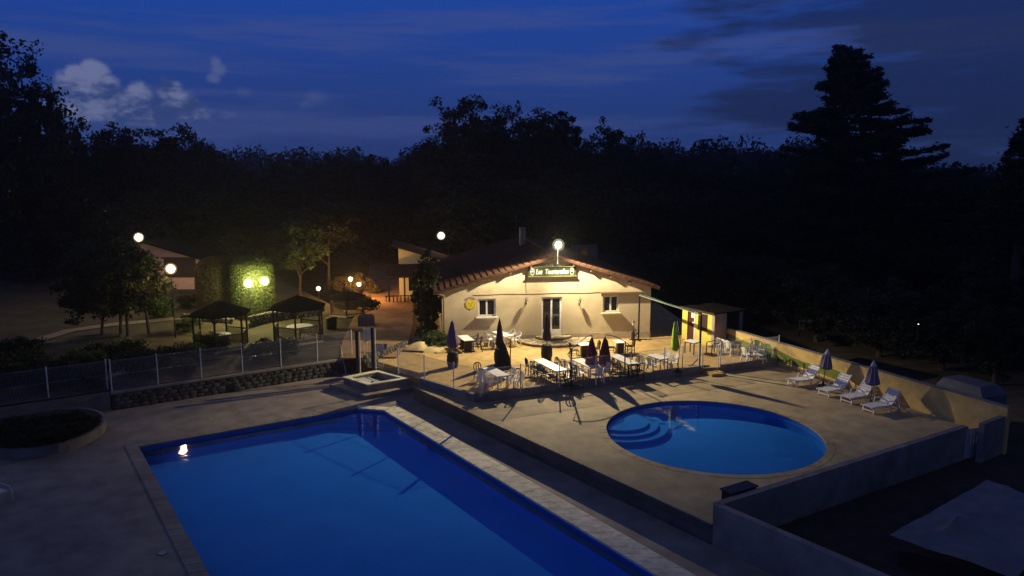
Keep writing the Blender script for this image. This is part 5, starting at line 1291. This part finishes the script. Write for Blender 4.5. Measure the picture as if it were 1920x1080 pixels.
# planter box, tub, mound
p = U(687, 612, .2); o = thing('stone_planter', 'square pale stone planter beside the drive', 'planter', (p.x, p.y, gz(p.x, p.y) - .05), R(12))
MB().prism([(-.55, -.4), (.55, -.4), (.55, .4), (-.55, .4)], 0, .75, [[(-.45, -.3), (.45, -.3), (.45, .3), (-.45, .3)]]).build('planter_wall', M_stonelight, o); MB().box(-.44, -.29, .4, .44, .29, .66).build('soil', M_soil, o)
p = U(622, 622, .1); o = thing('dark_tub', 'dark round tub standing between the gazebo and the fence', 'tub', (p.x, p.y, gz(p.x, p.y) - .03))
MB().lathe([(.30, 0), (.36, .40), (.34, .78), (.36, .80)], n=16).build('tub_wall', M_barrel, o, True); MB().lathe([(.37, .70), (.38, .74), (.37, .78)], n=16).build('hoop', M_hoop, o)
p = U(795, 655, 0); o = thing('sand_heap', 'low tan covered heap lying on the terrace behind the purple parasol', 'heap', (p.x, p.y, 0), R(-8))
mm = MB(); G = 14
for j in range(G + 1):
    for i in range(G + 1):
        x_, y_ = -1 + 2 * i / G, -1 + 2 * j / G; r_ = max(abs(x_), abs(y_)); h_ = .34 * (1 - r_ ** 2.2) * (1 + .5 * noise.noise(Vector((x_ * 2, y_ * 2, 1)))) * (1.25 if x_ < .1 else .55)
        mm.v.append((x_ * 1.15 + .1 * y_, y_ * .75, max(.004, h_)))
for j in range(G):
    for i in range(G): a_ = j * (G + 1) + i; mm.f.append((a_, a_ + 1, a_ + G + 2, a_ + G + 1))
mm.build('cover', M_sand, o, True); MB().bar((-1.1, -.72, .05), (.2, -.80, .05), .10, .08).build('edge_plank', M_wood, o)
# curved planter bed on the lower deck at the left
pc_ = [Vector(q) for q in ((-60, 856), (-10, 862), (40, 860), (90, 855), (130, 846), (165, 832), (188, 818), (199, 804), (197, 792), (180, 784), (150, 780), (100, 783), (40, 789), (-60, 800))]
pb = [U(a.x, a.y, ZL) for k in range(14) for a in ((pc_[k], pc_[k].lerp(pc_[(k + 1) % 14], .5) + (pc_[k] - pc_[k - 1] - pc_[(k + 2) % 14] + pc_[(k + 1) % 14]) * .06) if k < 13 else (pc_[k],))]
o = thing('planter_bed', 'curved raised planting bed with a pale rendered wall at the left', 'planter', (pb[0].x, pb[0].y, ZL)); rel = [(q.x - pb[0].x, q.y - pb[0].y) for q in pb]
rin = inset(rel, .14); MB().prism(rel, 0, .42, [rin]).build('bed_wall', M_retain, o); MB().prism(rin, .02, .38).build('soil', M_soil, o)
for i, (px, py) in enumerate(((10, 828), (40, 838), (75, 832), (110, 824), (140, 815), (165, 802), (60, 815), (100, 806), (20, 812), (135, 798))):
    q = U(px, py, ZL + .4); s_ = thing('shrub', 'dark shrub growing in the curved planting bed', 'shrub', (q.x, q.y, ZL + .36), random.uniform(0, 6), 'shrubs in the planting bed'); mobj('foliage', SH[i % 2 * 3], s_); mobj('stem', STEM, s_); k = random.uniform(.45, .7); s_.scale = (k * 1.2, k * 1.2, k * .8)
# white tubular chair at the left edge
p = U(-8, 945, ZL); o = thing('garden_chair', 'white tubular chair cut by the left edge of the picture', 'chair', p, R(-20))
for y_ in (-.27, .27):
    MB().tube([(.45, y_, .0), (.50, y_, .35), (.38, y_, .58), (.1, y_, .62), (-.3, y_, .60)], .018, 8).build('side_frame', M_whitem, o, True)
    MB().tube([(-.2, y_ * .9, 0), (-.25, y_ * .9, .45), (-.4, y_ * .9, 1.0)], .018, 8).build('leg', M_whitem, o, True)
MB().box(-.25, -.25, .41, .28, .25, .44).build('seat', M_white, o); MB().add([(-.26, -.24, .5), (-.26, .24, .5), (-.40, .24, 1.0), (-.40, -.24, 1.0), (-.28, -.24, .5), (-.28, .24, .5), (-.42, .24, 1.0), (-.42, -.24, 1.0)], [(0, 1, 2, 3), (7, 6, 5, 4), (0, 4, 5, 1), (2, 6, 7, 3)]).build('backrest', M_white, o)
# small deck fittings
for px, py, lab in ((700, 741, 'small round drain lid on the pool surround near the foot bath'), (305, 1037, 'small pale drain lid on the pool surround at the left')):
    p = U(px, py, ZL); o = thing('drain_lid', lab, 'drain lid', (p.x, p.y, ZL + .004)); MB().lathe([(.13, 0), (.13, .012)], n=16).build('lid', M_pale, o); MB().lathe([(.15, 0), (.15, .006)], n=16).build('ring', M_black, o)
p = U(1400, 932, .40); hx = thing('planter_box', 'dark flat box standing on the corner of the parapet', 'box', (C1.x + Rd.x * 1.55 - Rd.y * .42, C1.y + Rd.y * 1.55 + Rd.x * .42, ZU), math.atan2(Rd.y, Rd.x))
MB().box(-.55, -.20, 0, .55, .20, .68).build('box_body', M_darkwood, hx); MB().box(-.60, -.24, .68, .60, .24, .72).build('lid', M_black, hx)
# pale sheeted shed below the parapet
sp = [U(1668, 1003, .0), U(1905, 1085, -.35), U(2010, 960, -.1), U(1852, 899, .25)]
o = thing('sheeted_shed', 'low shed roofed with a pale plastic sheet in the dark yard at the right', 'shed', (sp[0].x, sp[0].y, ZO)); mm = MB(); G = 24
for j in range(G + 1):
    for i in range(G + 1):
        q = sp[0].lerp(sp[1], i / G).lerp(sp[3].lerp(sp[2], i / G), j / G); mm.v.append((q.x - sp[0].x, q.y - sp[0].y, q.z - ZO + .05 * noise.noise(q * 1.1) + .03 * noise.noise(q * 4) + (.30 * max(0, 1 - abs(i - 7) / 1.3) * max(0, 1 - abs(j - 8) / 3.0))))  # steep pleat added to the sheet to catch a lamp glint
for j in range(G):
    for i in range(G): a_ = j * (G + 1) + i; mm.f.append((a_, a_ + 1, a_ + G + 2, a_ + G + 1))
mm.build('sheet_roof', M_tarp, o, True)
pq = [(q.x - sp[0].x, q.y - sp[0].y) for q in sp]; MB().prism(inset(pq, .18), 0, .50).build('shed_body', M_darkwood, o)
# camper behind the yellow wall: pale roof shows over the coping
q0 = V(1822, 735, 34.5); o = thing('camper_van', 'pale camper roof showing above the yellow wall at the right', 'van', (q0.x, q0.y, -1.65), math.atan2(YD.y, YD.x))
o.scale = (.52, .9, 1)
zt = V(1820, 715, 34.5).z + 1.65
MB().prism([(-2.4, -.95), (2.2, -.95), (2.5, -.7), (2.5, .7), (2.2, .95), (-2.4, .95), (-2.5, .8), (-2.5, -.8)], .35, zt - .35).build('body', M_dimpale, o)
MB().add([(-2.4, -.95, zt - .35), (2.2, -.95, zt - .35), (2.2, .95, zt - .35), (-2.4, .95, zt - .35), (-2.1, -.7, zt), (1.6, -.7, zt), (1.6, .7, zt), (-2.1, .7, zt)], [(4, 5, 6, 7), (0, 1, 5, 4), (1, 2, 6, 5), (2, 3, 7, 6), (3, 0, 4, 7)]).build('roof', M_dimpale, o)
for s in (-1, 1):
    MB().box(-1.4, s * .955 - .005, 1.2, 1.2, s * .955 + .005, zt - .5).build('side_window', M_glass, o)
    for x_ in (-1.6, 1.5): MB().lathe([(.33, -.1), (.33, .1)], n=16, M=Matrix.Translation((x_, s * .85, .33)) @ Matrix.Rotation(R(90), 4, 'X')).build('wheel', M_black, o)
# far mobile homes and pinpoint lamps in the wood
for px, py, Y, wd, lab in ((722, 457, 80, 1.9, 'dim pale mobile home among the trees left of the clubhouse roof'), (1098, 466, 70, 2.4, 'dim pale mobile home behind the right roof slope'), (1545, 578, 58, 2.6, 'faint mobile home in the dark wood above the loungers'), (1700, 592, 56, 2.8, 'faint mobile home in the dark wood at the right')):
    p = V(px, py, Y); zb = p.z - 1.9; o = thing('mobile_home', lab, 'mobile home', (p.x, p.y, zb), R(random.uniform(-15, 15))); hh = p.z - zb + .4
    MB().box(-wd / 2, 0, .4, wd / 2, 4, hh).build('body', M_dimpale, o); MB().add([(-wd / 2 - .1, -.15, hh), (wd / 2 + .1, -.15, hh), (wd / 2 + .1, 4.1, hh), (-wd / 2 - .1, 4.1, hh), (0, -.15, hh + .35), (0, 4.1, hh + .35)], [(0, 1, 4), (1, 2, 5, 4), (2, 3, 5), (3, 0, 4, 5)]).build('roof', M_shingle, o)
    MB().box(-wd * .3, -.03, hh - 1.1, wd * .1, -.002, hh - .4).build('window', M_glass, o); MB().box(-wd / 2 + .1, .1, 0, -wd / 2 + .3, .3, .4).box(wd / 2 - .3, .1, 0, wd / 2 - .1, .3, .4).build('support', M_black, o)
for px, py, Y, lab in ((1722, 608, 40, 'tiny distant lamp in the dark wood at the right'), (1500, 602, 46, 'tiny distant lamp in the dark wood above the first lounger')):
    post_lamp('marker_lamp', px, py, Y, lab, .5, (1, .85, .6), zbase=V(px, py, Y).z - 1.0, gr=.03 if px > 1600 else .016, strength=4)

# thin even haze, added to give the lamps a halo
hb_ = MB().box(-424, -84, -4.2, 424, 344, 36).build('haze', None, kind='stuff')
hm = bpy.data.materials.new('night_haze'); hm.use_nodes = True; t = hm.node_tree; t.nodes.clear()
vo = t.nodes.new('ShaderNodeVolumePrincipled'); vo.inputs['Density'].default_value = .0005; vo.inputs['Color'].default_value = (.9, .92, .95, 1); vo.inputs['Anisotropy'].default_value = .7
ho = t.nodes.new('ShaderNodeOutputMaterial'); t.links.new(vo.outputs[0], ho.inputs['Volume']); hb_.data.materials.append(hm)
